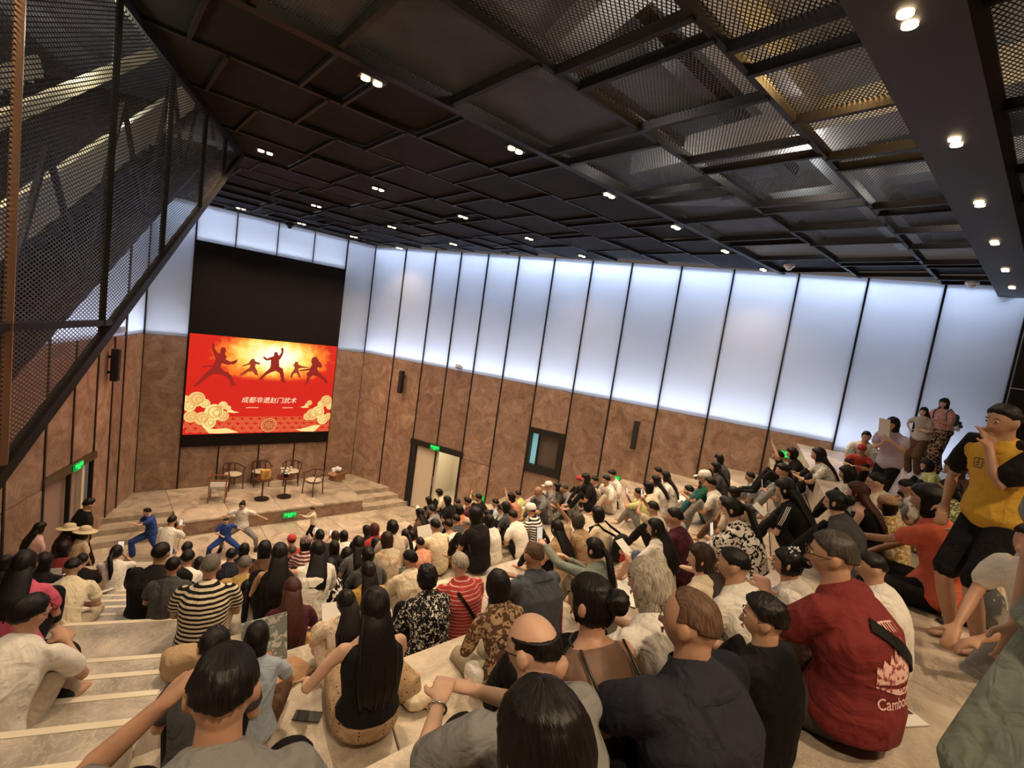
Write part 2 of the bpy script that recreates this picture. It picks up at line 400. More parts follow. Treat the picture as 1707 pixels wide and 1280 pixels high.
# corner post at the back left
# ------------------------------------------------------------------ doors and window
door_1 = empty('door_1'); tag(door_1, kind='structure')
bm = bmesh.new()
prism(bm, [WR(2.5, -.1), WR(4.56, -.1), WR(4.56, .09), WR(2.5, .09)], 2.13, 2.3)
obj('lintel', bm, M_DARK, door_1)
for s in (2.55, 2.72, 4.5):
    bm = bmesh.new(); prism(bm, [WR(s - .03, -.12), WR(s + .03, -.12), WR(s + .03, .07), WR(s - .03, .07)], 0, 2.13); obj('jamb', bm, M_DARK, door_1)
bm = bmesh.new(); prism(bm, [WR(2.76, -.04), WR(3.62, -.04), WR(3.62, .0), WR(2.76, .0)], .02, 2.12); obj('leaf', bm, M_CREAM, door_1)
bm = bmesh.new(); bar(bm, (*WR(3.55, .04), .95), (*WR(3.55, .04), 1.25), .02, .02); obj('handle', bm, M_GREY, door_1)
# corridor beyond
bm = bmesh.new()
prism(bm, [WR(2.6, -2.6), WR(5.6, -2.6), WR(5.6, -2.7), WR(2.6, -2.7)], 0, 2.6); prism(bm, [WR(2.5, -.5), WR(2.6, -.5), WR(2.6, -2.7), WR(2.5, -2.7)], 0, 2.6); prism(bm, [WR(5.6, -.5), WR(5.7, -.5), WR(5.7, -2.7), WR(5.6, -2.7)], 0, 2.6)
prism(bm, [WR(2.5, -.5), WR(5.7, -.5), WR(5.7, -2.7), WR(2.5, -2.7)], 2.5, 2.6)
o = obj('wall_corridor', bm, M_CREAM); tag(o, kind='structure')
bm = bmesh.new(); prism(bm, [WR(2.5, -.05), WR(5.7, -.05), WR(5.7, -2.7), WR(2.5, -2.7)], -.05, 0.0); o = obj('floor_corridor', bm, M_FLOOR); tag(o, kind='structure')
p = WR(3.9, -1.4); lamp('corridor_lamp', 'AREA', (p[0], p[1], 2.45), 60, (1, .86, .62), size=1.0)
p = WR(4.25, -2.45)
fb = empty('fire_cabinet', (p[0], p[1], 0.0), math.radians(-68)); tag(fb, 'red fire cabinet on the corridor wall seen through the right doorway', 'cabinet')
M_RED = flat('red_paint', (.45, .02, .02), .4)
bm = bmesh.new(); box(bm, (0, 0, 1.6), (.55, .2, .75)); obj('body', bm, M_RED, fb)
bm = bmesh.new(); box(bm, (0, -.11, 1.6), (.46, .02, .64)); obj('door', bm, flat('dark_red', (.25, .02, .02), .3), fb)
door_2 = empty('door_2'); tag(door_2, kind='structure')
bm = bmesh.new(); prism(bm, [WL(2.45, -.06), WL(4.5, -.06), WL(4.5, .08), WL(2.45, .08)], 2.12, 2.28); obj('lintel', bm, flat('bronze_lintel', (.11, .075, .045), .4, .4), door_2)
bm = bmesh.new(); prism(bm, [WL(2.95, -.12), WL(4.43, -.12), WL(4.43, -.07), WL(2.95, -.07)], 0, 2.12); obj('leaf', bm, flat('rose_grey_door', (.30, .2, .165), .55), door_2)
bm = bmesh.new(); prism(bm, [WL(2.84, -.3), WL(2.95, -.3), WL(2.95, .02), WL(2.84, .02)], 0, 2.12); obj('jamb', bm, M_CREAM, door_2)
bm = bmesh.new(); prism(bm, [WL(2.5, -.3), WL(2.84, -.3), WL(2.84, -.25), WL(2.5, -.25)], 0, 2.12); obj('jamb', bm, M_DARK, door_2)
window_1 = empty('window_1'); tag(window_1, kind='structure')
for (a, b, z0, z1) in ((6.69, 7.82, 2.3, 2.52), (6.69, 7.82, 3.45, 3.6), (6.69, 6.79, 2.52, 3.45), (7.66, 7.82, 2.52, 3.45)):
    bm = bmesh.new(); prism(bm, [WR(a, -.15), WR(b, -.15), WR(b, .08), WR(a, .08)], z0, z1); obj('frame', bm, M_DARK, window_1)
bm = bmesh.new(); prism(bm, [WR(7.0, -.05), WR(7.05, -.05), WR(7.05, .03), WR(7.0, .03)], 2.52, 3.45); obj('frame', bm, M_DARK, window_1)
bm = bmesh.new(); prism(bm, [WR(7.05, -.1), WR(7.66, -.1), WR(7.66, -.08), WR(7.05, -.08)], 2.52, 3.45); obj('pane', bm, flat('smoked_pane', (.12, .09, .075), .12), window_1)
bm = bmesh.new(); prism(bm, [WR(6.79, -.1), WR(7.0, -.1), WR(7.0, -.08), WR(6.79, -.08)], 2.52, 3.45); obj('pane', bm, flat('teal_lit_pane', (.2, .4, .45), .2, 0, (.3, .75, .8), .45), window_1)

# ------------------------------------------------------------------ ceiling
ceiling = empty('ceiling'); tag(ceiling, kind='structure')
AB = [-1.6, -.4, .95, 2.06, 3.36, 4.74, 5.98, 7.2, 8.43, 9.75, 10.6, 11.46, 12.6, 13.55, 14.5, 15.5, 16.26]
def xr_(y): return 7.45 + (16.26 - y) * .404
def xl_(y):  # the ceiling stops at the screened void on the left
    if y < 9.5: return .18 + (y - 5.78) * .437
    return 1.8 + (y - 9.5) * .1 - max(0, y - 10.3) * .9
for y in AB:
    w_ = .5 if y == .95 else (.1 if y == 4.74 else .055)
    h = .28 if y == .95 else (.13 if y == 4.74 else (.10 if y < 4.7 else .065))
    bm = bmesh.new(); box(bm, ((xl_(y) + xr_(y)) / 2, y, CEIL + .02 - h / 2 + .06), (xr_(y) - xl_(y), w_, h)); obj('beam', bm, M_BEAMB if y == .95 else M_BEAM, ceiling)
BAYX = {2: [3.49, 3.86, 4.83, 5.8, 6.14, 7.65, 7.98, 8.95, 9.97, 11.2, 11.5, 12.7, 13.2], 3: [1.3, 1.75, 3.0, 3.3, 4.27, 5.27, 5.65, 7.1, 7.45, 8.5, 9.5, 10.9, 11.25, 12.4],
        4: [.9, 1.6, 2.8, 4.28, 4.65, 6.1, 6.5, 7.6, 8.9, 9.3, 10.6, 11.9], 5: [.64, 1.65, 2.13, 3.12, 4.3, 4.7, 5.9, 7.3, 7.7, 8.9, 10.1], 6: [.97, 1.97, 2.95, 4.0, 4.5, 5.6, 6.9, 7.3, 8.4, 9.9],
        7: [1.53, 2.52, 3.6, 4.9, 5.3, 6.4, 7.8, 8.1, 9.4], 8: [2.63, 3.4, 4.8, 5.9, 6.3, 7.5, 8.8], 9: [2.2, 3.5, 4.5, 4.9, 6.2, 7.4, 8.4]}
rnd = random.Random(3)
for i in range(len(AB) - 1):
    y0, y1 = AB[i], AB[i + 1]
    xs = BAYX.get(i)
    if xs is None:
        x = xl_(y0) + rnd.random(); xs = []
        while x < xr_(y1) - .3:
            xs.append(x); x += rnd.choice((.35, 1.0, 1.2, 1.5))
    lo = min(xl_(y0), xl_(y1)); hi = max(xr_(y0), xr_(y1))
    xs = [lo] + [x for x in xs if lo + .2 < x < hi - .2] + [hi]
    for j in range(len(xs) - 1):
        a, b = xs[j], xs[j + 1]; yc = (y0 + y1) / 2
        if j:
            bm = bmesh.new(); box(bm, (a, yc, CEIL + (.01 if y0 < 4.7 else .025)), (.05 if y0 < 4.7 else .035, y1 - y0, .09 if y0 < 4.7 else .05)); obj('cross_bar', bm, M_BEAM, ceiling)
        xm = (a + b) / 2
        meshy = (y0 < 4.7 and xm < 11.2 - .6 * (yc < 2)) or (i == 4 and xm > 9 and rnd.random() < .3)
        zz = CEIL + .045 + (rnd.choice((0, 0, .03, -.02)) if not meshy else 0)
        # trim to the slanted room sides
        q = []
        for (xx, yy) in ((a + .02, y0 + .03), (b - .02, y0 + .03), (b - .02, y1 - .03), (a + .02, y1 - .03)):
            q.append((min(max(xx, xl_(yy)), xr_(yy)), yy))
        if meshy:
            o = meshobj('mesh_panel', [(p[0] - a, p[1] - y0, 0) for p in q], [(0, 1, 2, 3)], M_MESH, ceiling); o.location = (a, y0, CEIL + .05)
        else:
            bm = bmesh.new(); prism(bm, q, zz, zz + .02)
            obj('board', bm, M_CEIL, ceiling)
# the void above: slab, ducts, cable trays, lamps
M_SLAB = stone('bare_concrete', (.10, .095, .09), (.17, .16, .15), (.25, .24, .22), .8, .9, .2, 0)
void = empty('ceiling_void'); tag(void, kind='structure')
bm = bmesh.new(); prism(bm, [(-9, -5), (19, -5), (13, 17), (-4, 17)], 10.2, 10.4); obj('slab_above', bm, M_SLAB, void)
for (xa, ya, xb, yb, z, wd, hh) in ((1, 2.6, 13, 2.6, 9.3, .5, .3), (2.5, -1, 4.2, 5, 9.6, .35, .3), (0, 4.3, 12, 4.1, 9.2, .25, .12), (6, -1, 6.6, 5, 9.1, .6, .35), (9, -1, 9.4, 5, 9.5, .4, .3), (1, .2, 12, .4, 9.0, .3, .15), (0, 3.4, 9, 3.7, 9.6, .2, .2)):
    bm = bmesh.new(); bar(bm, (xa, ya, z), (xb, yb, z), wd, hh); obj('duct', bm, flat('galvanised_duct', (.35, .34, .33), .4, .7) if wd > .3 else M_BEAM, void)
for (x, y, e, c) in ((2.2, 1.0, 60, (1, .93, .8)), (4.6, 1.6, 75, (1, .62, .22)), (6.5, 2.6, 60, (1, .95, .85)), (3.4, 3.4, 50, (1, .95, .88)), (8.2, 1.4, 45, (1, .9, .8)), (9.4, 3.6, 30, (.9, 1, .95)), (5.6, 4.2, 26, (1, .97, .9)), (1.0, 3.2, 45, (1, .8, .5))):
    lamp('void_lamp', 'POINT', (x, y, 8.8), e * 1.5, c, shadow_soft_size=.12)
# trough beam side lips where the big downlights sit and the fittings themselves
for n_, (y, x) in enumerate(DOWN):
    t = empty('downlight', (x, y, CEIL + .02))
    big = y < 2
    rowname = {0.95: 'the wide trough beam at right', 4.77: 'the long nearest beam', 8.45: 'the second beam of lamps', 11.46: 'the third beam of lamps', 14.5: 'the farthest beam by the screen'}[y]
    idx = [q for q in DOWN if q[0] == y].index((y, x))
    tag(t, '%s recessed warm ceiling downlight from the left on %s' % (('first', 'second', 'third', 'fourth', 'fifth', 'sixth')[idx], rowname), 'ceiling light', 'downlights along the ceiling beams')
    z = -.14 if not big else -.215
    bm = bmesh.new(); box(bm, (0, 0, z + .01), (.26, .11, .03)); obj('frame', bm, M_BLACK, t)
    bm = bmesh.new(); cyl(bm, (-.06, 0, z - .008), (-.06, 0, z - .022), .042); cyl(bm, (.06, 0, z - .008), (.06, 0, z - .022), .042); obj('lamp', bm, M_EMW, t)
# small white detectors under the ceiling
for (x, y, lb) in ((11.1, 4.25, 'white round smoke detector on the ceiling near the glowing wall panels'), (12.9, 1.55, 'white dome camera under the ceiling at the far right edge'), (4.5, 15.9, 'small dark dome camera at the ceiling above the screen')):
    t = empty('detector', (x, y, CEIL - .03)); tag(t, lb, 'detector')
    bm = bmesh.new(); cyl(bm, (0, 0, 0), (0, 0, -.04), .11, 20); obj('base', bm, M_WHITE if x > 5 else M_BLACK, t)
    bm = bmesh.new(); bmesh.ops.create_uvsphere(bm, u_segments=16, v_segments=8, radius=.075, matrix=Matrix.Translation((0, 0, -.045))); obj('dome', bm, M_WHITE if x > 5 else M_BLACK, t, True)

# ------------------------------------------------------------------ screened stair void on the left
AL = math.radians(68)
def MP(t, z, off=0):   # t = distance along the screen from (0.18,5.78); off = towards the left wall
    return Vector((.18 + .4003 * t - .9164 * off, 5.78 + .9164 * t + .4003 * off, z))
def botz(t): return 5.72 + .664 * t
screen = empty('trim_1'); tag(screen, kind='structure')
Mx = Matrix(((.4003, 0, .9164, .18), (.9164, 0, -.4003, 5.78), (0, 1, 0, 0), (0, 0, 0, 1)))
ts = [-7.5, -6.2, -4.95, -3.72, -2.5, -1.36, -.14, 1.09, 2.26, 3.22, 4.04, 4.2]
for i in range(len(ts) - 1):
    a, b = ts[i], ts[i + 1]
    o = meshobj('mesh_panel', [(a, max(2.5, botz(a)), 0), (b, max(2.5, botz(b)), 0), (b, CEIL + .04, 0), (a, CEIL + .04, 0)], [(0, 1, 2, 3)], M_MESHV, screen); o.matrix_world = Mx
    if i:
        bm = bmesh.new(); bar(bm, MP(a, max(2.5, botz(a))), MP(a, CEIL), .05, .05); obj('post', bm, flat('bronze_post', (.30, .16, .09), .45, .3) if i == 5 else M_BEAM, screen)
bm = bmesh.new(); bar(bm, MP(-4.9, botz(-4.9)), MP(4.2, botz(4.2)), .07, .09); obj('edge_beam', bm, M_BEAM, screen)
bm = bmesh.new(); bar(bm, MP(-4, 5.78), MP(0, 5.78), .05, .05); obj('rail', bm, M_BEAM, screen)
bm = bmesh.new(); bar(bm, MP(-7.5, CEIL), MP(4.2, CEIL), .06, .12); obj('edge_beam', bm, M_BEAM, screen)
bm = bmesh.new(); bar(bm, MP(4.2, CEIL), MP(4.9, CEIL, 1.2), .05, .1); bar(bm, MP(4.2, 8.45), MP(4.9, 8.4, 1.2), .05, .1); obj('edge_beam', bm, M_BEAM, screen)
# sloping soffit between the screen and the wall, flight of stairs above it
bm = bmesh.new()
vs = [MP(-6, 2.55, .02), MP(4.2, 8.5, .02), MP(4.6, 8.5, 3.3), MP(-6, 2.55, 3.2)]
for i in range(8): pass
f = [bm.verts.new(v) for v in vs] ; bm.faces.new(f)
g = [bm.verts.new(v + Vector((0, 0, .06))) for v in vs]; bm.faces.new(g[::-1])
# soffit is also mesh: light comes through
bm.free()
upper = empty('upper_stair', MP(0, 6, 1.7)); tag(upper, 'dark escalator flight rising behind the left metal mesh screen', 'staircase')
def UP(v): return v - upper.location
M_STR = flat('brushed_stringer', (.62, .58, .46), .45, .2)
for k, (o_, dz, hh, mt) in enumerate(((.55, 1.0, .34, M_STR), (2.4, .75, .42, M_STR), (.55, 1.85, .1, M_STR), (2.4, 1.85, .1, M_STR))):
    bm = bmesh.new(); bar(bm, UP(MP(-5.5, botz(-5.5) + dz, o_)), UP(MP(3.6, botz(3.6) + dz, o_)), .06, hh); obj('stringer' if hh > .2 else 'handrail', bm, mt, upper)
bm = bmesh.new(); f = bm.faces.new([bm.verts.new(UP(q)) for q in (MP(-7, 6.1, 2.75), MP(-.5, 7.9, 2.75), MP(.9, 8.45, 2.75), MP(-7, 8.45, 2.75))]); obj('back_panel', bm, flat('pale_yellow_wall', (.62, .56, .36), .7), upper)
bm = bmesh.new()
for i in range(46):
    t = -5.3 + i * .2; bar(bm, UP(MP(t, botz(t) + .62, .58)), UP(MP(t, botz(t) + .62, 2.37)), .2, .1)
o = obj('step', bm, M_BEAM, upper); o['kind'] = 'stuff'
bm = bmesh.new()
for i in range(7):
    t = -4.6 + 1.25 * i
    bar(bm, UP(MP(t, botz(t) + .15, .4)), UP(MP(t + .62, botz(t + .62) + 1.6, .4)), .04, .04); bar(bm, UP(MP(t + .62, botz(t + .62) + 1.6, .4)), UP(MP(t + 1.25, botz(t + 1.25) + .15, .4)), .04, .04)
obj('lattice', bm, M_BEAM, upper)
bm = bmesh.new(); bar(bm, UP(MP(-5.5, botz(-5.5) + .1, 1.5)), UP(MP(4, botz(4) + .1, 1.5)), 2.4, .05); obj('soffit', bm, M_BEAM, upper)
for (t, z, o_, e, c) in ((-3.4, 7.3, .35, 26, (1, .86, .60)), (-1.6, 7.9, .35, 22, (1, .90, .62)), (.4, 8.2, .35, 14, (1, .92, .66)), (-2.4, 8.0, 1.9, 34, (1, .82, .50)), (-4.4, 5.2, 1.2, 14, (1, .50, .34)), (1.8, 8.2, .8, 8, (.9, .9, .8))):
    p = MP(t, z, o_); lamp('stair_lamp', 'POINT', p, e * 2.6, c, shadow_soft_size=.15)
# ------------------------------------------------------------------ people: one surface per body, clothes and hair as children
def V3(*a): return Vector(a)
def loft(bm, rings, n=12, cap=True):
    """rings: (centre, lateral axis, sagittal axis, rx, ry)"""
    R = []
    for (c, ax, ay, rx, ry) in rings:
        R.append([bm.verts.new(c + ax * (rx * math.cos(2 * math.pi * i / n)) + ay * (ry * math.sin(2 * math.pi * i / n))) for i in range(n)])
    for a, b in zip(R[:-1], R[1:]):
        for i in range(n):
            bm.faces.new((a[i], a[(i + 1) % n], b[(i + 1) % n], b[i]))
    if cap:
        bm.faces.new(R[0][::-1]); bm.faces.new(R[-1])
def tube(bm, pts, rad, n=10, flatn=None):
    """rounded tube through pts; rad a float or (rx, ry) each"""
    pts = [Vector(p) for p in pts]
    rings = []; x = None
    for i, p in enumerate(pts):
        d = (pts[min(i + 1, len(pts) - 1)] - pts[max(i - 1, 0)]).normalized()
        if x is None:
            x = d.cross(Vector(flatn) if flatn is not None else (V3(0, 0, 1) if abs(d.z) < .9 else V3(0, 1, 0))).normalized()
        x = (x - d * x.dot(d)).normalized(); y = d.cross(x)
        r = rad[i]; rx, ry = r if isinstance(r, tuple) else (r, r)
        rings.append((p, x, y, rx, ry))
    a = rings[0]; b = rings[-1]
    d0 = (pts[0] - pts[1]).normalized(); d1 = (pts[-1] - pts[-2]).normalized()
    pre = [(a[0] + d0 * min(a[3], a[4]) * .8, a[1], a[2], a[3] * .45, a[4] * .45)]
    post = [(b[0] + d1 * min(b[3], b[4]) * .8, b[1], b[2], b[3] * .45, b[4] * .45)]
    loft(bm, pre + rings + post, n)
def ball(bm, c, r, seg=14, M=None):
    mm = Matrix.Translation(c)
    if M is not None: mm = mm @ M.to_4x4()
    bmesh.ops.create_uvsphere(bm, u_segments=seg, v_segments=max(6, seg // 2 + 1), radius=1, matrix=mm @ Matrix.Diagonal((*((r, r, r) if isinstance(r, (int, float)) else r), 1)))
def ik(a, t, l1, l2, pole):
    a = Vector(a); t = Vector(t); d = t - a; L = d.length
    if L > (l1 + l2) * .985: t = a + d.normalized() * (l1 + l2) * .985; d = t - a; L = d.length
    L = max(L, abs(l1 - l2) + .03)
    u = d.normalized(); c = (l1 * l1 + L * L - l2 * l2) / (2 * L); h = math.sqrt(max(0, l1 * l1 - c * c))
    p = Vector(pole); p = (p - u * p.dot(u)).normalized()
    return a + u * c + p * h, t
def hand(bm, w, d, nrm, side, curl=.5, s=1.0):
    """palm from the wrist w along d, nrm = back of the hand, four fingers and a thumb from the palm's side"""
    d = Vector(d).normalized(); nrm = Vector(nrm); nrm = (nrm - d * nrm.dot(d)).normalized(); x = d.cross(nrm) * side
    k = w + d * .085 * s
    loft(bm, [(w - d * .01, x, nrm, .024 * s, .020 * s), (w + d * .03 * s, x, nrm, .036 * s, .017 * s), (k, x, nrm, .041 * s, .013 * s), (k + d * .008, x, nrm, .036 * s, .009 * s)], 10)
    for j, (o, L) in enumerate(((-.031, .062), (-.011, .074), (.010, .080), (.030, .072))):
        a = k + x * o * s - d * .012; L *= s
        c1 = curl * .75; c2 = curl * 1.7; c3 = curl * 2.5
        f = lambda c: d * math.cos(c) - nrm * math.sin(c)
        p1 = a + f(c1) * (L * .45 + .012); p2 = p1 + f(c2) * L * .32; p3 = p2 + f(c3) * L * .25
        tube(bm, [a, p1, p2, p3], [.0098 * s, .0092 * s, .0085 * s, .007 * s], 8)
    a = w + d * .022 * s + x * .026 * s; p1 = a + (d * .6 + x * .8 - nrm * .25) * .036 * s; p2 = p1 + (d * .95 + x * .25 - nrm * .5 * curl) * .03 * s
    tube(bm, [a, p1, p2], [.013 * s, .011 * s, .009 * s], 8)

LEGS = { # foot targets and knee poles (sitting at origin, facing +Y)
    'up': (((-.12, .46, .05), (.12, .46, .05)), ((-.25, .2, 1), (.25, .2, 1))),
    'edge': (((-.12, .56, -.36), (.12, .50, -.38)), ((-.1, 1, 1), (.1, 1, 1))),
    'cross': (((.10, .34, .06), (-.12, .24, .05)), ((-1, .25, .12), (1, .25, .12))),
    'long': (((-.12, .74, .05), (.10, .62, .05)), ((-.15, 0, 1), (.15, 0, 1))),
    'side': (((.28, .30, .05), (.34, .12, .05)), ((-.4, 1, .15), (.5, 1, .2))),
    'kneel': (((-.10, -.16, .02), (.10, -.16, .02)), ((-.1, 1, -.1), (.1, 1, -.1))),
    'stand': (((-.10, .02, .07), (.10, .0, .07)), ((-.05, 1, 0), (.05, 1, 0))),
    'stride': (((-.10, .22, .07), (.10, -.16, .07)), ((-.05, 1, 0), (.05, 1, 0))),
    'lunge': (((-.14, -.52, .07), (.12, .36, .07)), ((-.1, .9, .2), (.05, 1, .1))),
    'wide': (((-.42, .0, .07), (.44, .02, .07)), ((-.8, .8, 0), (.8, .8, 0))),
}
ARMS = { # hand targets relative to the seat or, standing, to the pelvis less 0.1
    'knees': ((-.10, .44, .38), (.10, .44, .38)),
    'lap': ((-.06, .30, .24), (.06, .30, .24)),
    'hug': ((-.04, .50, .30), (.05, .48, .32)),
    'phone': ((-.04, .38, .60), (.05, .38, .58)),
    'high': ((-.03, .36, .80), (.05, .36, .80)),
    'low': ((-.05, .34, .36), (.06, .33, .36)),
    'down': ((-.31, -.02, .06), (.31, -.02, .06)),
    'raise': ((-.08, .30, .26), (.16, .30, .93)),
    'raisel': ((-.16, .30, .93), (.08, .30, .26)),
    'reach': ((-.10, .62, .62), (.10, .34, .30)),
    'chin': ((-.08, .30, .26), (.05, .20, .58)),
    'back': ((-.08, .30, .26), (.28, -.22, .06)),
    'hang': ((-.25, .04, -.14), (.25, .04, -.14)),
    'clasp': ((-.03, .18, -.02), (.04, .18, -.02)),
    'fold': ((.08, .24, .36), (-.08, .24, .33)),
    'guard': ((-.06, .52, .52), (.08, .40, .42)),
    'spread': ((-.60, .25, .42), (.42, .30, .50)),
}
def pose_of(legs, arms, lean, hunch, fem, kid, side=0.0):
    P = {}
    st = legs in ('stand', 'stride', 'lunge', 'wide')
    pz = .92 if legs in ('stand', 'stride') else (.70 if st else .105)
    if legs == 'kneel': pz = .26
    P['pz'] = pz
    base = V3(0, 0, pz)
    u = V3(math.sin(side), math.sin(lean), math.cos(lean)).normalized()
    spine = []
    L = .50
    for i in range(7):
        t = i / 6
        spine.append(base + u * L * t + V3(0, -.05 * math.sin(t * math.pi) * (1 if not st else .25) + hunch * t * t * .12, 0))
    P['spine'] = spine; P['u'] = u
    nb = spine[-1]
    P['neck'] = nb; nd = (u + V3(0, .25 + hunch * .4, 0)).normalized()
    P['head'] = nb + nd * .052 + V3(0, .014, .082)
    sw = (.172 if fem else .205) * (.9 if kid else 1)
    sh = spine[5] + (spine[6] - spine[5]) * .35
    P['sh'] = [sh + V3(-sw, 0, 0), sh + V3(sw, 0, 0)]
    lt, lp = LEGS[legs]
    hip = [base + V3(-.085, .02, -.01 if not st else -.06), base + V3(.085, .02, -.01 if not st else -.06)]
    P['leg'] = []
    for k in (0, 1):
        kn, an = ik(hip[k], V3(*lt[k]), .43, .42, lp[k]); P['leg'].append((hip[k], kn, an))
    at = ARMS[arms] if isinstance(arms, str) else arms
    P['arm'] = []
    for k in (0, 1):
        t = V3(*at[k]) + V3(0, 0, pz - .105 if st or legs == 'kneel' else 0)
        if not st: t = t + V3(0, math.sin(lean) * .1, 0)
        el, wr = ik(P['sh'][k], t, .27, .245, (-1 if k == 0 else 1, -.5, -.9)); P['arm'].append((P['sh'][k], el, wr))
    return P
Xa, Ya, Za = V3(1, 0, 0), V3(0, 1, 0), V3(0, 0, 1)
def torso_rings(P, fem, fat, off=0.0, t0=0, t1=6, flare=0):
    sp = P['spine']
    prof = [(.165, .125), (.168, .125), (.148, .108), (.155, .112), (.168, .115), (.165, .10), (.075, .062)]
    if fem: prof = [(.170, .130), (.160, .118), (.130, .098), (.138, .108), (.150, .115), (.148, .095), (.062, .055)]
    rings = []
    b = sp[0] + (sp[0] - sp[1]).normalized() * .085
    if t0 == 0: rings.append((b, Xa, Ya, prof[0][0] * .8 + off, prof[0][1] * .8 + off))
    for i in range(t0, t1 + 1):
        d = (sp[min(i + 1, 6)] - sp[max(i - 1, 0)]).normalized(); y = d.cross(Xa).normalized() * -1
        y = Xa.cross(d) * -1
        rx, ry = prof[i]; f = 1 + fat * (1 if i < 5 else .35)
        rings.append((sp[i], Xa, y, rx * f + off + (flare if i == 0 else 0), ry * f + off + (flare if i == 0 else 0)))
    if t1 == 6:
        d = (sp[6] - sp[5]).normalized()
        rings.insert(len(rings) - 1, (sp[5] + (sp[6] - sp[5]) * .62, Xa, -Xa.cross(d), (prof[5][0] * .80 + off), prof[5][1] * .86 + off))
    return rings
def body_mesh(P, fem, fat, kid, face, headrot, detail):
    bm = bmesh.new()
    loft(bm, torso_rings(P, fem, fat), 16)
    k0 = .82 if fem else 1.0
    for (h, k, a), foot in zip(P['leg'], (0, 1)):
        tube(bm, [h, h.lerp(k, .5), k, k.lerp(a, .35), a], [.088 * (1 + fat * .5), .073, .053, .055, .036], 12)
        fd = V3((k.x - h.x) * .3, 1, 0)
        if (a - k).normalized().z > -.5: fd = (a - k).normalized() + V3(0, .3, .6)
        if P['legs'] == 'kneel': fd = V3(0, -1, -.2)
        fd.normalize()
        tube(bm, [a + V3(0, 0, -.02), a + fd * .07 + V3(0, 0, -.035), a + fd * .15 + V3(0, 0, -.045)], [(.034, .032), (.040, .026), (.038, .016)], 10, flatn=Za)
    for k in (0, 1):
        s, e, w = P['arm'][k]
        tube(bm, [s + V3((.02 if k == 0 else -.02), 0, -.01), s.lerp(e, .35), e, e.lerp(w, .3), w], [.05 * k0 * (1 + fat), .043 * k0 * (1 + fat * .6), .035 * k0, .036 * k0, .024], 10)
        d = (w - e).normalized()
        n = V3(0, 0, 1) if P['armk'] not in ('phone', 'high', 'raise', 'raisel', 'chin') else V3(0, 1, .2)
        if P['armk'] == 'hang': n = V3(-1 if k == 0 else 1, 0, 0)
        dd = (d + V3(.35 if k == 0 else -.35, .15, 0)).normalized() if P['armk'] in ('knees', 'lap', 'hug', 'clasp', 'low', 'fold') else d
        hand(bm, w, dd, n, -1 if k == 0 else 1, .75 if P['armk'] in ('phone', 'high', 'low') else .42, .96 if fem else 1.04)
    nb, hd = P['neck'], P['head']
    tube(bm, [nb - V3(0, .0, .04), nb.lerp(hd, .5) + V3(0, -.012, 0), hd + V3(0, -.015, -.02)], [(.062 * k0, .060), (.052 * k0, .055), (.05, .055)], 12)
    # head
    R = headrot
    hb = bmesh.new(); bmesh.ops.create_uvsphere(hb, u_segments=28, v_segments=20, radius=1)
    for v in hb.verts:
        c = v.co; x, y, z = c
        jx = 1 - .30 * max(0, -z) ** 1.3; fy = 1.0
        if y < 0: fy = 1.04 - .16 * max(0, -z)
        else: fy = .96 - .02 * max(0, -z)
        py = y * fy
        if y > 0 and z > .15: py *= 1 - .06 * (z - .15)
        if y > .3 and z < -.25: py += .06 * (-z)
        # eye sockets, brow, cheeks, mouth
        if y > .4:
            py -= .07 * math.exp(-((abs(x) - .38) / .16) ** 2 - ((z - .02) / .12) ** 2)
            py += .035 * math.exp(-((abs(x) - .35) / .3) ** 2 - ((z - .2) / .1) ** 2)
            py += .04 * math.exp(-(x / .22) ** 2 - ((z + .55) / .1) ** 2)
            py -= .02 * math.exp(-(x / .2) ** 2 - ((z + .68) / .06) ** 2)
        v.co = V3(x * .073 * jx, py * .091, z * .103)
    tube(hb, [(0, .078, .012), (0, .094, -.022), (0, .096, -.034)], [(.007, .010), (.011, .012), (.014, .010)], 8, flatn=Xa)
    for sx in (-1, 1):
        ball(hb, (sx * .078, -.008, -.008), (.011, .021, .032), 10, Matrix.Rotation(.25, 3, 'X'))
    hb.transform(Matrix.Translation(hd) @ R.to_4x4() @ Matrix.Scale(1, 4))
    me = bpy.data.meshes.new('tmp'); hb.to_mesh(me); hb.free(); bm.from_mesh(me); bpy.data.meshes.remove(me)
    return bm
def top_mesh(P, fem, fat, style, off=.018, short=0):
    bm = bmesh.new()
    t1 = 6
    rings = torso_rings(P, fem, fat, off, 1 if short else 0, 6, .012)
    rings[-1] = (rings[-1][0] + V3(0, -.002, -.006), rings[-1][1], rings[-1][2], .100, .084)
    if style not in ('tank', 'cami'): rings.append((P['neck'] + V3(0, .004, .018), rings[-1][1], rings[-1][2], .076, .070))
    if style == 'cami': rings = rings[:5]
    if style in ('tank',):
        rings = rings[:-2] + [(rings[-2][0], rings[-2][1], rings[-2][2], .11, rings[-2][4])]
    loft(bm, rings, 16)
    for k in (0, 1):
        s, e, w = P['arm'][k]
        if style in ('tank', 'cami'): continue
        s0 = s + V3((.03 if k == 0 else -.03), 0, -.01); k0 = (.88 if fem else 1.0) * (1 + fat * .6)
        if style == 'long': tube(bm, [s0, s.lerp(e, .4), e, e.lerp(w, .5), e.lerp(w, .93)], [.062 * k0, .058 * k0, .050 * k0, .044, .036], 12)
        else: 
            q = .62 if style == 'tee' else (.85 if style == 'elbow' else .45)
            tube(bm, [s0, s.lerp(e, q * .55), s.lerp(e, q)], [(.066 + .01 * fat) * k0, .064 * k0, .067 * k0], 12)
    return bm
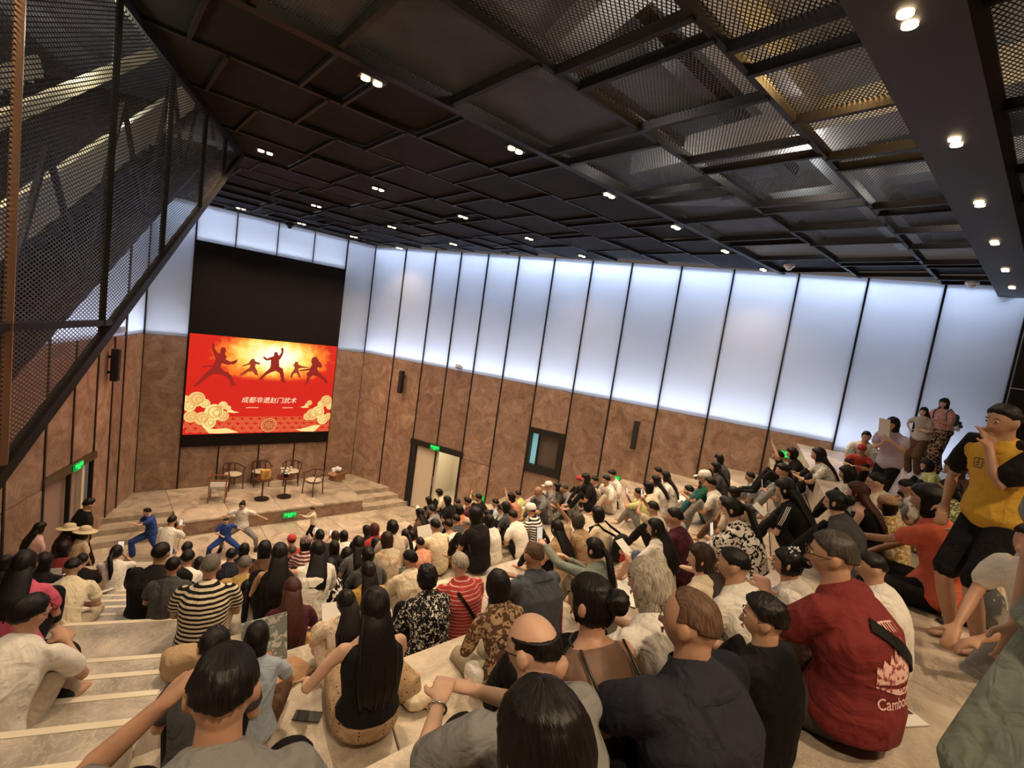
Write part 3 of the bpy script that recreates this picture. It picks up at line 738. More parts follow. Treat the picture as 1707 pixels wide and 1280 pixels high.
def legs_mesh(P, fem, fat, style, off=.012):
    bm = bmesh.new()
    r = torso_rings(P, fem, fat, off, 0, 1)
    if style in ('pants', 'shorts', 'wide'):
        loft(bm, r, 16)
        for (h, k, a) in P['leg']:
            w = .02 if style == 'wide' else 0
            if style == 'shorts': tube(bm, [h, h.lerp(k, .5), h.lerp(k, .92)], [.10, .088, .082], 12)
            else: tube(bm, [h, h.lerp(k, .5), k, k.lerp(a, .45), k.lerp(a, .93)], [.102 * (1 + fat * .4), .086 + w, .068 + w, .062 + w, .052 + w * 1.5], 12)
    else:   # skirt or the skirt of a dress: one bell over both legs
        loft(bm, r, 16)
        st = P['pz'] > .5
        (h1, k1, a1), (h2, k2, a2) = P['leg']
        for (h, k, a) in P['leg']:
            e = .85 if style == 'skirt' else .8
            tube(bm, [h, h.lerp(k, .5), k, k.lerp(a, .45), k.lerp(a, e)], [.11, .105, .095, .09, .10], 12)
        c0 = (h1 + h2) / 2; c1 = (k1 + k2) / 2; c2 = (k1.lerp(a1, .8) + k2.lerp(a2, .8)) / 2
        d = (k1 - k2).length / 2
        tube(bm, [c0, c1, c2], [(.16, .11), (max(.09, d), .085), (max(.1, d), .08)], 14, flatn=(0, 1, 0) if st else (0, 0, 1))
    return bm
def shoe_mesh(P, k):
    bm = bmesh.new(); h, kn, a = P['leg'][k]
    fd = V3((kn.x - h.x) * .3, 1, 0)
    if (a - kn).normalized().z > -.5: fd = (a - kn).normalized() + V3(0, .3, .6)
    fd.normalize()
    tube(bm, [a + V3(0, 0, .0) - fd * .03, a + fd * .05 + V3(0, 0, -.03), a + fd * .17 + V3(0, 0, -.045)], [(.044, .045), (.050, .038), (.046, .022)], 12, flatn=Za)
    return bm
def hair_mesh(style, hd, R, P, seed, detail):
    """a shell grown from the skull: pushed below the skin where there is no hair, combed into locks"""
    n = (72, 48) if detail > 1 else ((40, 28) if detail else (24, 18))
    bm = bmesh.new(); bmesh.ops.create_uvsphere(bm, u_segments=n[0], v_segments=n[1], radius=1)
    fem = style in ('long', 'bob', 'pony', 'bun', 'curly')
    thick = {'bald': 1.035, 'buzz': 1.05, 'short': 1.12, 'spiky': 1.16, 'thin': 1.035, 'long': 1.13, 'bob': 1.17, 'pony': 1.08, 'bun': 1.08, 'curly': 1.2, 'grey': 1.1}[style]
    rs = random.Random(seed); ph = rs.random() * 10
    for v in bm.verts:
        x, y, z = v.co
        az = math.atan2(x, -y)     # round the crown whorl
        hl = .62 if style == 'thin' else (.30 if style not in ('bob',) else .18)      # height of the hairline at the front
        # signed field: > 0 means hair
        f = 1.0
        face = (y - .18) * 1.6 - max(0, (z - hl)) * 2.4 + (.0 if z < hl else 0)
        if fem: face = (y - .34) * 1.6 - max(0, (z - hl)) * 2.4
        if face > 0: f = 1 - face * 5
        low = -.22 + .25 * abs(x) if not fem else -.95
        if style in ('pony', 'bun'): low = -.62
        if z < low - (.25 if y < 0 else 0) * (0 if not fem else .3): f = min(f, 1 - (low - z) * 6)
        if y > -.35 and z < .02 and not fem: f = min(f, 1 - (.02 - z) * 5 - (y + .35) * 2)
        if not fem and abs(x) > .5 and y > -.48 and z < .16: f = min(f, 1 - (.16 - z) * 7 - (y + .48) * 1.5)
        if style == 'bald' and z > .45: f = min(f, 1 - (z - .45) * 9)
        f = max(0, min(1, f))
        g = thick
        if detail:
            lock = math.sin(az * (23 if detail > 1 else 13) + ph + 3 * noise.noise(V3(x * 2 + ph, y * 2, z * 2)))
            g += (.012 if style in ('buzz', 'bald', 'thin') else .022) * lock * (1 - abs(z) * .3)
        g += .05 * noise.noise(V3(x * 2.5 + ph, y * 2.5, z * 2.5))
        if not fem and z < .1: g -= .09 * min(1, (.1 - z) / .5)
        if style == 'spiky': g += .10 * max(0, noise.noise(V3(x * 7 + ph, y * 7, z * 7))) * (1 if z > .1 else .2)
        if style == 'curly': g += .13 * noise.noise(V3(x * 6 + ph, y * 6, z * 6))
        if style == 'bob' and z < .1: g += .10 * (-z + .1)
        if z > .6 and style not in ('bald', 'buzz', 'thin'): g += .02
        r = (g - .17) * (1 - f) * .9 + g * f if f < 1 else g
        if f <= 0: r = .86
        jx = 1 - (.30 if not fem else .06) * max(0, -z) ** 1.3
        v.co = V3(x * .0755 * jx * r, (y * .094 - (.004 if y < 0 else 0)) * r, z * .101 * r)
    M = Matrix.Translation(hd) @ R.to_4x4()
    bm.transform(M)
    sp = P['spine']; back = -.115 if not P.get('fem') else -.105
    if style == 'long':
        top = hd + R @ V3(0, -.05, -.01); a = hd + R @ V3(0, -.085, -.10); b = sp[5] + V3(0, back - .01, .02); c = sp[4] + V3(0, back - .035, 0); e = sp[3] + V3(0, back - .035, -.02)
        L = P['hairlen']
        pts = [top, a, b, c]
        rad = [(.076, .05), (.092, .048), (.112, .038), (.104, .024)]
        if L > .5: pts.append(e); rad.append((.085, .014))
        tube(bm, pts, rad, 22, flatn=Ya)
        if detail:
            for i in range(14 if detail > 1 else 7):
                o = (i / (13 if detail > 1 else 6) - .5) * 2; w = rs.uniform(-.01, .01)
                tube(bm, [p + V3(o * q[0] * .85 + w, -q[1] * (1 - o * o * .6) * .85, rs.uniform(-.01, 0) - (.03 * rs.random() if j == len(pts) - 1 else 0)) for j, (p, q) in enumerate(zip(pts, rad))], [(.013, .010)] * (len(pts) - 1) + [(.007, .005)], 6)
    elif style == 'pony':
        a = hd + R @ V3(0, -.095, .02); b = hd + R @ V3(0, -.15, -.05); c = sp[5] + V3(0, back - .05, .02); e = sp[4] + V3(0, back - .045, 0)
        tube(bm, [a, b, c, e], [.022, .034, .032, .014], 12)
    elif style == 'bun':
        bb = bmesh.new(); bmesh.ops.create_uvsphere(bb, u_segments=20, v_segments=14, radius=1)
        for v in bb.verts: v.co = v.co * (.048 * (1 + .22 * noise.noise(v.co * 3 + V3(ph, 0, 0))))
        bb.transform(Matrix.Translation(hd + R @ V3(0, -.115, .03)) @ R.to_4x4())
        me = bpy.data.meshes.new('t'); bb.to_mesh(me); bb.free(); bm.from_mesh(me); bpy.data.meshes.remove(me)
    elif style == 'bob':
        a = hd + R @ V3(0, -.02, -.03); b = hd + R @ V3(0, -.03, -.115)
        tube(bm, [a, b], [(.083, .078), (.078, .066)], 20, flatn=Ya)
    return bm

# cloth and hair materials
MC = {}
def cloth(col, pat='plain', col2=(.9, .9, .9), sc_=1.0, rough=.85):
    key = (col, pat, col2, sc_)
    if key in MC: return MC[key]
    m, nt, b = newmat('cloth_' + pat); L = nt.links.new
    b.inputs['Roughness'].default_value = rough; b.inputs['Base Color'].default_value = (*col, 1)
    b.inputs['Specular IOR Level'].default_value = .25
    tc = N(nt, 'ShaderNodeTexCoord'); sp = N(nt, 'ShaderNodeSeparateXYZ'); L(tc.outputs['Object'], sp.inputs[0])
    n = N(nt, 'ShaderNodeTexNoise', i_Scale=9.0, i_Detail=3.0, i_Distortion=1.6); L(tc.outputs['Object'], n.inputs['Vector'])
    n2 = N(nt, 'ShaderNodeTexNoise', i_Scale=3.2, i_Detail=2.0, i_Distortion=2.2); L(tc.outputs['Object'], n2.inputs['Vector'])
    ad = N(nt, 'ShaderNodeMath', operation='MULTIPLY_ADD'); ad.inputs[1].default_value = 2.6; L(n2.outputs[0], ad.inputs[0]); L(n.outputs[0], ad.inputs[2])
    bp = N(nt, 'ShaderNodeBump', i_Strength=.75, i_Distance=.018); L(ad.outputs[0], bp.inputs['Height']); L(bp.outputs[0], b.inputs['Normal'])
    fac = None
    if pat in ('hstripe', 'pinstripe', 'finestripe'):
        per, th = {'hstripe': (.045, .5), 'pinstripe': (.030, .22), 'finestripe': (.016, .5)}[pat]; per *= sc_
        ab = N(nt, 'ShaderNodeMath', operation='MULTIPLY_ADD'); ab.inputs[1].default_value = .012; L(n2.outputs[0], ab.inputs[0]); L(sp.outputs[2], ab.inputs[2])
        d = N(nt, 'ShaderNodeMath', operation='DIVIDE'); d.inputs[1].default_value = per; L(ab.outputs[0], d.inputs[0])
        f = N(nt, 'ShaderNodeMath', operation='FRACT'); L(d.outputs[0], f.inputs[0])
        l = N(nt, 'ShaderNodeMath', operation='LESS_THAN'); l.inputs[1].default_value = th; L(f.outputs[0], l.inputs[0]); fac = l.outputs[0]
    elif pat == 'vstripe':
        d = N(nt, 'ShaderNodeMath', operation='DIVIDE'); d.inputs[1].default_value = .02; L(sp.outputs[0], d.inputs[0])
        f = N(nt, 'ShaderNodeMath', operation='FRACT'); L(d.outputs[0], f.inputs[0])
        l = N(nt, 'ShaderNodeMath', operation='LESS_THAN'); l.inputs[1].default_value = .4; L(f.outputs[0], l.inputs[0]); fac = l.outputs[0]
    elif pat in ('floral', 'leaf', 'lace', 'camo', 'dots', 'batik'):
        if pat == 'dots':
            vo = N(nt, 'ShaderNodeTexVoronoi', i_Scale=42.0 * sc_, i_Randomness=.35); L(tc.outputs['Object'], vo.inputs['Vector']); src = vo.outputs['Distance']; th = .2
            l = N(nt, 'ShaderNodeMath', operation='LESS_THAN'); l.inputs[1].default_value = th
        else:
            q = N(nt, 'ShaderNodeTexNoise', i_Scale={'floral': 46.0, 'leaf': 30.0, 'lace': 60.0, 'camo': 11.0, 'batik': 26.0}[pat] * sc_, i_Detail=1.5, i_Distortion=1.0)
            L(tc.outputs['Object'], q.inputs['Vector']); src = q.outputs[0]
            l = N(nt, 'ShaderNodeMath', operation='GREATER_THAN'); l.inputs[1].default_value = {'floral': .585, 'leaf': .53, 'lace': .55, 'camo': .55, 'batik': .52}[pat]
        L(src, l.inputs[0]); fac = l.outputs[0]
    if fac is not None:
        mx = N(nt, 'ShaderNodeMix', data_type='RGBA'); L(fac, mx.inputs[0]); mx.inputs[6].default_value = (*col, 1); mx.inputs[7].default_value = (*col2, 1); L(mx.outputs[2], b.inputs['Base Color'])
    MC[key] = m; return m
def hairmat(name, col, rough=.46):
    m, nt, b = newmat(name); L = nt.links.new
    tc = N(nt, 'ShaderNodeTexCoord'); mp = N(nt, 'ShaderNodeMapping'); mp.inputs['Scale'].default_value = (220, 60, 14); L(tc.outputs['Object'], mp.inputs[0])
    n = N(nt, 'ShaderNodeTexNoise', i_Scale=1.0, i_Detail=3.0, i_Distortion=.6); L(mp.outputs[0], n.inputs['Vector'])
    r = ramp(nt, [(.3, tuple(c * .45 for c in col)), (.7, tuple(min(1, c * 1.6) for c in col))]); L(n.outputs[0], r.inputs[0]); L(r.outputs[0], b.inputs['Base Color'])
    b.inputs['Roughness'].default_value = rough; b.inputs['Specular IOR Level'].default_value = .26; b.inputs['Anisotropic'].default_value = .6
    bp = N(nt, 'ShaderNodeBump', i_Strength=.5, i_Distance=.004); L(n.outputs[0], bp.inputs['Height']); L(bp.outputs[0], b.inputs['Normal'])
    return m
HAIR = {'n': hairmat('thin_brown_hair', (.10, .055, .034), .6), 'k': hairmat('black_hair', (.0075, .0055, .005)), 'b': hairmat('brown_hair', (.030, .014, .009)), 'r': hairmat('auburn_hair', (.055, .018, .010)),
        'g': hairmat('grey_hair', (.13, .115, .10), .5), 'w': hairmat('silver_hair', (.36, .31, .25), .5), 's': hairmat('salt_and_pepper_hair', (.05, .042, .035), .45)}
def skinmat(name, col):
    m, nt, b = newmat(name); L = nt.links.new
    tc = N(nt, 'ShaderNodeTexCoord'); n = N(nt, 'ShaderNodeTexNoise', i_Scale=14.0, i_Detail=4.0); L(tc.outputs['Object'], n.inputs['Vector'])
    r = ramp(nt, [(.3, tuple(c * .88 for c in col)), (.7, (min(1, col[0] * 1.1), col[1] * 1.05, col[2] * 1.02))]); L(n.outputs[0], r.inputs[0]); L(r.outputs[0], b.inputs['Base Color'])
    b.inputs['Roughness'].default_value = .5; b.inputs['Subsurface Weight'].default_value = .0
    return m
SKIN = {'l': skinmat('light_skin', (.60, .37, .26)), 'm': skinmat('tan_skin', (.47, .265, .17)), 'd': skinmat('deep_tan_skin', (.36, .19, .115))}
M_EYEW = flat('eye_white', (.6, .58, .55), .3); M_EYEB = flat('eye_dark', (.01, .008, .007), .2); M_LIP = flat('lip', (.32, .11, .09), .5); M_BROW = flat('brow', (.02, .014, .011), .8)
M_FRAME = flat('spectacle_frame', (.03, .02, .02), .3, .5)
COL = dict(white=(.74, .70, .64), cream=(.70, .60, .44), black=(.007, .006, .007), navy=(.017, .018, .028), slate=(.07, .08, .10), grey=(.22, .215, .21), dgrey=(.06, .06, .065), beige=(.48, .40, .31), khaki=(.34, .29, .2),
           pink=(.55, .09, .16), palepink=(.62, .40, .36), red=(.42, .045, .04), maroon=(.17, .022, .022), wine=(.07, .015, .028), coral=(.62, .13, .075), yellow=(.62, .36, .045), mustard=(.45, .28, .06), lime=(.55, .58, .25),
           blue=(.025, .06, .25), denim=(.07, .11, .19), green=(.015, .11, .06), sage=(.22, .25, .21), teal=(.04, .14, .15), brown=(.10, .05, .03), tan=(.40, .27, .16), olive=(.15, .14, .07), lilac=(.50, .42, .52), ltblue=(.36, .43, .50))
def colr(c): return COL[c] if isinstance(c, str) else c
def mat_of(spec):
    if isinstance(spec, str):
        p = spec.split('/')
        return cloth(COL[p[0]], p[1] if len(p) > 1 else 'plain', COL[p[2]] if len(p) > 2 else (.85, .82, .76), float(p[3]) if len(p) > 3 else 1.0)
    return spec

REM = []     # objects whose clay is to be fused
MESHC = {}
def fused(name, key, make, vox, mat, parent, smooth_it=3):
    k = (name, key)
    if k in MESHC: me = MESHC[k]
    else:
        bm = make(); bmesh.ops.recalc_face_normals(bm, faces=bm.faces)
        me = bpy.data.meshes.new(name); bm.to_mesh(me); bm.free(); me.materials.append(mat)
        t = bpy.data.objects.new('clay', me); C.objects.link(t)
        r = t.modifiers.new('fuse', 'REMESH'); r.mode = 'VOXEL'; r.voxel_size = vox; r.use_smooth_shade = True
        s = t.modifiers.new('soft', 'SMOOTH'); s.factor = .5; s.iterations = smooth_it
        MESHC[k] = me; REM.append((k, t))
    o = link(bpy.data.objects.new(name, me), parent)
    o.material_slots[0].link = 'OBJECT'; o.material_slots[0].material = mat
    o['_k'] = str(k)
    return o
def loose(name, bm, mat, parent, smooth=True): return obj(name, bm, mat, parent, smooth)
def fuse_all():
    dg = bpy.context.evaluated_depsgraph_get(); dg.update()
    new = {}
    for k, t in REM:
        me = bpy.data.meshes.new_from_object(t.evaluated_get(dg)); me.name = k[0]
        for p in me.polygons: p.use_smooth = True
        new[id(t.data)] = me
    old = {t.data.name: new[id(t.data)] for k, t in REM}
    for o in list(C.objects):
        if o.type == 'MESH' and '_k' in o:
            mt = o.material_slots[0].material
            o.data = old[o.data.name]
            if not o.data.materials: o.data.materials.append(mt)
            o.material_slots[0].link = 'OBJECT'; o.material_slots[0].material = mt
            del o['_k']
    for k, t in REM:
        d = t.data; bpy.data.objects.remove(t); 
        if d.users == 0: bpy.data.meshes.remove(d)
    REM.clear()

def ray(px, py):
    a = ((px - 853.5) / FPX, (py - 640) / FPX, 1.0)
    return V3(*[sum(RM[i][j] * a[i] for i in range(3)) for j in range(3)])
HEADS = []
def seat_for(px, py, Hh, pref, rng, D=None, floor_z=None, hw=0, yaw=None, look=None, hoff=None):
    """where on the terraces someone whose head centre is seen at px, py sits or stands; returns point and body scale"""
    d = ray(px, py)
    if D is not None:
        p = EYE + d * D; z = fz2(p.x, p.y) if floor_z is None else floor_z
        return V3(p.x, p.y, z), (p.z - z) / Hh
    best = None
    t = .7
    st_h = math.sqrt(1 + ((px - 853.5) / FPX) ** 2)
    while t < 22:
        p = EYE + d * t
        if p.y > 16.0: break
        if hoff is not None:
            yq = yaw if yaw is not None else math.atan2(look[1] - p.y, look[0] - p.x) - math.pi / 2
            of = Matrix.Rotation(yq, 3, 'Z') @ hoff * pref
        else: of = V3(0, 0, 0)
        z = fz2(p.x - of.x, p.y - of.y) if floor_z is None else floor_z
        s = (p.z - z) / Hh
        if rng[0] <= s <= rng[1]:
            c = abs(math.log(s / pref)) * 1.5 + sum(1.2 * max(0, .46 - math.hypot(p.x - h.x, p.y - h.y)) for h in HEADS if abs(h.z - p.z) < .9)
            if hw:
                ya = (yaw if yaw is not None else math.atan2(look[1] - p.y, look[0] - p.x) - math.pi / 2) + math.pi / 2
                va = math.atan2(d.y, d.x); sn = abs(math.sin(ya - va)); w_ = .168 * (1 - sn) + .205 * sn
                c += abs(math.log(t * hw / (FPX * s * w_ * st_h)))
            if best is None or c < best[0] - 1e-4: best = (c, V3(p.x, p.y, z), s)
        t += .02
    if best is None:
        # relax
        t = .8
        while t < 22:
            p = EYE + d * t; z = fz2(p.x, p.y) if floor_z is None else floor_z; s = (p.z - z) / Hh; c = abs(s - pref)
            if best is None or c < best[0]: best = (c, V3(p.x, p.y, z), s)
            t += .02
    return best[1], best[2]
LOG = []
FOCUS = V3(3.8, 13.0, 0)
SEAT_LIFT = 0.0
def person(px, py, hw, label, top='white', bot='black', hair='short', hc='k', legs='up', arms='knees', sleeve='tee', bottom='pants', fem=0, kid=0, fat=0.0, lean=.18, hunch=.5, side=0.0,
           look=None, yaw=None, hy=0.0, hp=.18, hr=0.0, D=None, fzv=None, s=None, face=0, skin='m', glasses=0, mask=0, hat=None, hatc=None, shoes=None, group=None, hairlen=1.0, extra=None, mx=None):
    st = legs in ('stand', 'stride', 'lunge', 'wide')
    P = pose_of(legs, arms, lean if not st else lean * .3, hunch, fem, kid, side)
    P['legs'] = legs; P['armk'] = arms if isinstance(arms, str) else 'custom'; P['fem'] = fem; P['hairlen'] = hairlen
    Hh = P['head'].z
    pref = s or ((.72 if kid else (.94 if fem else 1.0)))
    if s: rng = (s * .86, s * 1.12)
    else: rng = (pref * .86, pref * 1.12)
    if st: rng = (pref * .96, pref * 1.04)
    pos, sc2 = seat_for(px, py, Hh, pref, rng, D, fzv, hw, yaw, look or FOCUS, P['head'])
    # head sits forward of the seat: shift the seat so that the head lands on the line of sight
    tgt = look if look is not None else FOCUS
    y_ = yaw if yaw is not None else math.atan2(tgt[1] - pos.y, tgt[0] - pos.x) - math.pi / 2
    off = Matrix.Rotation(y_, 3, 'Z') @ (P['head'] * sc2)
    pos = V3(pos.x - off.x, pos.y - off.y, pos.z)
    HEADS.append(V3(pos.x + off.x, pos.y + off.y, pos.z + off.z))
    root = empty('person', pos, y_); root.scale = (sc2,) * 3
    tag(root, label, 'person', group)
    dist_ = (pos - EYE).length
    LOG.append((label, px, py, round(dist_, 2), round(sc2, 2), tuple(round(v, 2) for v in pos)))
    det = 2 if dist_ < 3.2 else (1 if dist_ < 7 else 0)
    vox = (.0085, .0135, .022)[2 - det] if dist_ < 11 else .026
    if mx: vox = mx
    key = (legs, P['armk'] if P['armk'] != 'custom' else str(arms), round(lean, 2), round(hunch, 2), fem, kid, round(fat, 2), round(side, 2), vox)
    R = (Matrix.Rotation(hy, 3, 'Z') @ Matrix.Rotation(-hp, 3, 'X') @ Matrix.Rotation(hr, 3, 'Y'))
    b = fused('body', key + (round(hy, 2), round(hp, 2), round(hr, 2)), lambda: body_mesh(P, fem, fat, kid, face, R, det), vox, SKIN[skin], root)
    one = bottom == 'dress'
    if top: fused('shirt' if not one else 'bodice', key + (sleeve, bottom == 'skirt'), lambda: top_mesh(P, fem, fat, sleeve, short=bottom == 'skirt'), max(vox, .01), mat_of(top), root, 4)
    if bottom: fused({'pants': 'trousers', 'wide': 'trousers', 'shorts': 'shorts', 'skirt': 'skirt', 'dress': 'skirt'}[bottom], key + (bottom,), lambda: legs_mesh(P, fem, fat, bottom), max(vox, .01), mat_of(top if one else bot), root, 4)
    hd = P['head']
    if hair: loose('hair', hair_mesh(hair, hd, R, P, len(LOG), det), HAIR[hc], root)
    H = lambda x, y, z: hd + R @ V3(x, y, z)
    if face:
        for sx in (-1, 1):
            bm = bmesh.new(); ball(bm, H(sx * .029, .078, .004), (.0125, .008, .006), 10, R); obj('eye', bm, M_EYEW, root, True)
            bm = bmesh.new(); ball(bm, H(sx * .029, .085, .004), (.0058, .003, .0055), 8, R); obj('iris', bm, M_EYEB, root, True)
            bm = bmesh.new(); tube(bm, [H(sx * .015, .0885, .023), H(sx * .031, .087, .027), H(sx * .045, .077, .021)], [.0028, .0032, .002], 6); obj('eyebrow', bm, M_BROW, root, True)
        bm = bmesh.new(); tube(bm, [H(-.021, .079, -.060), H(0, .0885, -.059), H(.021, .079, -.060)], [.003, .0055, .003], 6); obj('mouth', bm, M_LIP, root, True)
    if glasses:
        bm = bmesh.new()
        for sx in (-1, 1):
            pts = [H(sx * .031 + .021 * math.cos(a), .100, .002 + .016 * math.sin(a)) for a in [i * math.pi / 6 for i in range(13)]]
            tube(bm, pts, [.0022] * 13, 6); tube(bm, [H(sx * .052, .098, .006), H(sx * .078, .05, .006), H(sx * .079, -.01, .004)], [.0022] * 3, 6)
        obj('glasses', bm, M_FRAME, root, True)
    if mask:
        bm = bmesh.new(); ball(bm, H(0, .045, -.052), (.064, .062, .048), 16, R); obj('face_mask', bm, flat('white_mask', (.72, .74, .74), .8), root, True)
    if hat: hats(hat, H, R, root, hatc)
    if shoes:
        for k in (0, 1): loose('shoe', shoe_mesh(P, k), mat_of(shoes), root)
    # collars on shirts seen close
    if extra:
        for e in extra: EXTRA[e](root, P, hd, R)
    PERS[(px, py)] = (root, P, sc2, hd, R)
    return root, P, sc2
PERS = {}
def hats(kind, H, R, root, c):
    m = mat_of(c) if c else flat('straw', (.62, .5, .33), .8)
    bm = bmesh.new()
    if kind == 'straw':
        prof = [(.20, .035), (.19, .042), (.15, .052), (.105, .055), (.095, .085), (.088, .125), (.06, .142), (.0, .146)]
        loft(bm, [(H(0, -.01, z), R @ Xa, R @ Ya, max(r, .004), max(r, .004) * 1.08) for r, z in [(.195, .030)] + prof], 28)
        obj('hat', bm, m, root, True)
        bm = bmesh.new(); loft(bm, [(H(0, -.01, z), R @ Xa, R @ Ya, .099, .107) for z in (.054, .076)], 28); obj('hat_band', bm, flat('dark_ribbon', (.07, .04, .03), .7), root, True); return
    loft(bm, [(H(0, -.01, z), R @ Xa, R @ Ya, r, r * 1.22) for r, z in ((.088, .02), (.090, .05), (.082, .09), (.06, .12), (.02, .134))], 20)
    if kind == 'cap': loft(bm, [(H(0, .10, .028), R @ Xa, R @ Za, .075, .008), (H(0, .15, .022), R @ Xa, R @ Za, .062, .006), (H(0, .175, .018), R @ Xa, R @ Za, .03, .004)], 12)
    obj('hat', bm, m, root, True)
def hand_pos(root, P, k):
    s, e, w = P['arm'][k]
    return root.matrix_basis @ (w + (w - e).normalized() * .08)
def held_phone(root, P, label, k=1, col=M_BLACK, lit=True, dz=.05, both=False, size=(.075, .008, .15), cat='phone', name='phone', tilt=0.0):
    bpy.context.view_layer.update()
    p = hand_pos(root, P, k)
    if both: p = (hand_pos(root, P, 0) + hand_pos(root, P, 1)) / 2
    o = empty(name, p + V3(0, 0, dz), root.rotation_euler.z); tag(o, label, cat); o.rotation_euler[0] = tilt
    bm = bmesh.new(); box(bm, (0, 0, 0), size); q = obj('body', bm, col, o)
    if lit:
        bm = bmesh.new(); box(bm, (0, -size[1] / 2 - .0015, 0), (size[0] * .9, .002, size[2] * .92)); obj('screen', bm, M_PHONE, o)
    return o
M_PHONE = flat('phone_screen', (.2, .2, .2), .3, 0, (.9, .78, .62), .8)
EXTRA = {}
# ------------------------------------------------------------------ the big LED screen
def emis(name, col, st=1.0):
    m, nt, b = newmat(name); b.inputs['Base Color'].default_value = (0, 0, 0, 1); b.inputs['Emission Color'].default_value = (*col, 1); b.inputs['Emission Strength'].default_value = st; b.inputs['Roughness'].default_value = .6
    return m
SY = 16.17
M_SCB = flat('screen_black', (.008, .006, .006), .6); M_SCB.node_tree.nodes['Principled BSDF'].inputs['Specular IOR Level'].default_value = .15
screen_t = empty('led_screen', (4.33, SY, 1.66)); tag(screen_t, 'large wall screen, black above and a red martial arts picture lit below', 'screen')
def SL(x, z, k=0): return Vector((x - 4.33, -.002 * k, z - 1.66))
bm = bmesh.new(); box(bm, (0, .045, 2.93), (4.2, .09, 5.86)); obj('cabinet', bm, M_SCB, screen_t)
from mathutils.geometry import tessellate_polygon as tess
def zuv(x, y):
    """a point of the picture as read off the photograph -> metres on the screen"""
    v = 0.5
    for _ in range(3):
        xl = 105 - 43 * (1 - v); xr = 860 - 40 * (1 - v); u = (x - xl) / (xr - xl)
        yt = 685 + 63 * u; yb = 1193 - 9 * u; v = 1 - (y - yt) / (yb - yt)
    return (2.24 + u * 4.18, 2.03 + v * 2.92)
def art(name, pts, mat, k, parent=screen_t, raw=False):
    q = [zuv(*p) for p in pts] if not raw else pts
    bm = bmesh.new(); vv = [bm.verts.new(SL(a, b, k)) for a, b in q]
    for t_ in tess([[Vector((a, b, 0)) for a, b in q]]): bm.faces.new([vv[i] for i in t_])
    return obj(name, bm, mat, parent)
def disc(x, y, r, mat, k, name='cloud_curl', n=28, r0=0):
    cx, cz = zuv(x, y); r *= .0054; r0 *= .0054
    bm = bmesh.new()
    cl = lambda q: min(6.42, max(2.24, q))
    o = [bm.verts.new(SL(cl(cx + r * math.cos(a)), cz + r * math.sin(a), k)) for a in [2 * math.pi * i / n for i in range(n)]]
    if r0:
        q = [bm.verts.new(SL(cl(cx + r0 * math.cos(a)), cz + r0 * math.sin(a), k)) for a in [2 * math.pi * i / n for i in range(n)]]
        for i in range(n): bm.faces.new((o[i], q[i], q[(i + 1) % n], o[(i + 1) % n]))
    else: bm.faces.new(o[::-1])
    return obj(name, bm, mat, screen_t)
# picture ground: red with a white-gold blaze behind the fighters
m, nt, b = newmat('screen_picture'); L = nt.links.new
b.inputs['Base Color'].default_value = (0, 0, 0, 1); b.inputs['Roughness'].default_value = .6
tc = N(nt, 'ShaderNodeTexCoord'); mp = N(nt, 'ShaderNodeMapping'); cx, cz = zuv(510, 800)
mp.inputs['Location'].default_value = (-(cx - 4.33) / 1.9, 0, -(cz - 1.66) / .95); mp.inputs['Scale'].default_value = (1 / 1.9, 0, 1 / .95); L(tc.outputs['Object'], mp.inputs[0])
ln = N(nt, 'ShaderNodeVectorMath', operation='LENGTH'); L(mp.outputs[0], ln.inputs[0])
ns = N(nt, 'ShaderNodeTexNoise', i_Scale=2.6, i_Detail=6.0, i_Roughness=.7); L(tc.outputs['Object'], ns.inputs['Vector'])
ad = N(nt, 'ShaderNodeMath', operation='MULTIPLY_ADD'); ad.inputs[1].default_value = .75; L(ns.outputs[0], ad.inputs[0]); L(ln.outputs['Value'], ad.inputs[2])
sb = N(nt, 'ShaderNodeMath', operation='SUBTRACT'); sb.inputs[1].default_value = .34; L(ad.outputs[0], sb.inputs[0])
rp = ramp(nt, [(.0, (1, .98, .86)), (.30, (1, .93, .62)), (.52, (1, .72, .13)), (.74, (.95, .22, .02)), (.95, (.62, .012, .006))]); L(sb.outputs[0], rp.inputs[0])
sx = N(nt, 'ShaderNodeSeparateXYZ'); L(tc.outputs['Object'], sx.inputs[0])
cut = N(nt, 'ShaderNodeMapRange'); cut.inputs[1].default_value = zuv(500, 925)[1] - 1.66; cut.inputs[2].default_value = zuv(500, 900)[1] - 1.66; L(sx.outputs[2], cut.inputs[0])
mx = N(nt, 'ShaderNodeMix', data_type='RGBA'); L(cut.outputs[0], mx.inputs[0]); mx.inputs[6].default_value = (.60, .010, .006, 1); L(rp.outputs[0], mx.inputs[7])
L(mx.outputs[2], b.inputs['Emission Color']); b.inputs['Emission Strength'].default_value = 1.15
M_PIC = m
art('picture', [(2.24, 2.03), (6.42, 2.03), (6.42, 4.95), (2.24, 4.95)], M_PIC, 1, raw=True)
M_SIL = emis('fighter_red', (.30, .012, .008)); M_SIL2 = emis('fighter_dark_red', (.36, .04, .012))
M_GOLD = emis('cloud_gold', (1, .80, .30), .95); M_GOLD2 = emis('cloud_orange', (.95, .36, .05), .8); M_LINE = emis('gold_line', (.95, .50, .16), .8); M_TXT = emis('pale_gold_lettering', (1, .86, .56), 1.0)
art('fighter', [(505,775),(518,775),(524,790),(530,793),(541,775),(538,758),(545,752),(552,762),(550,782),(538,806),(528,815),(530,850),(548,858),(555,885),(556,915),(570,932),(540,925),(538,905),(532,882),(510,870),(480,880),(455,895),(440,915),(420,915),(432,902),(455,878),(478,860),(484,848),(486,815),(462,818),(448,808),(446,795),(454,800),(466,808),(486,800),(500,796)], M_SIL, 3)
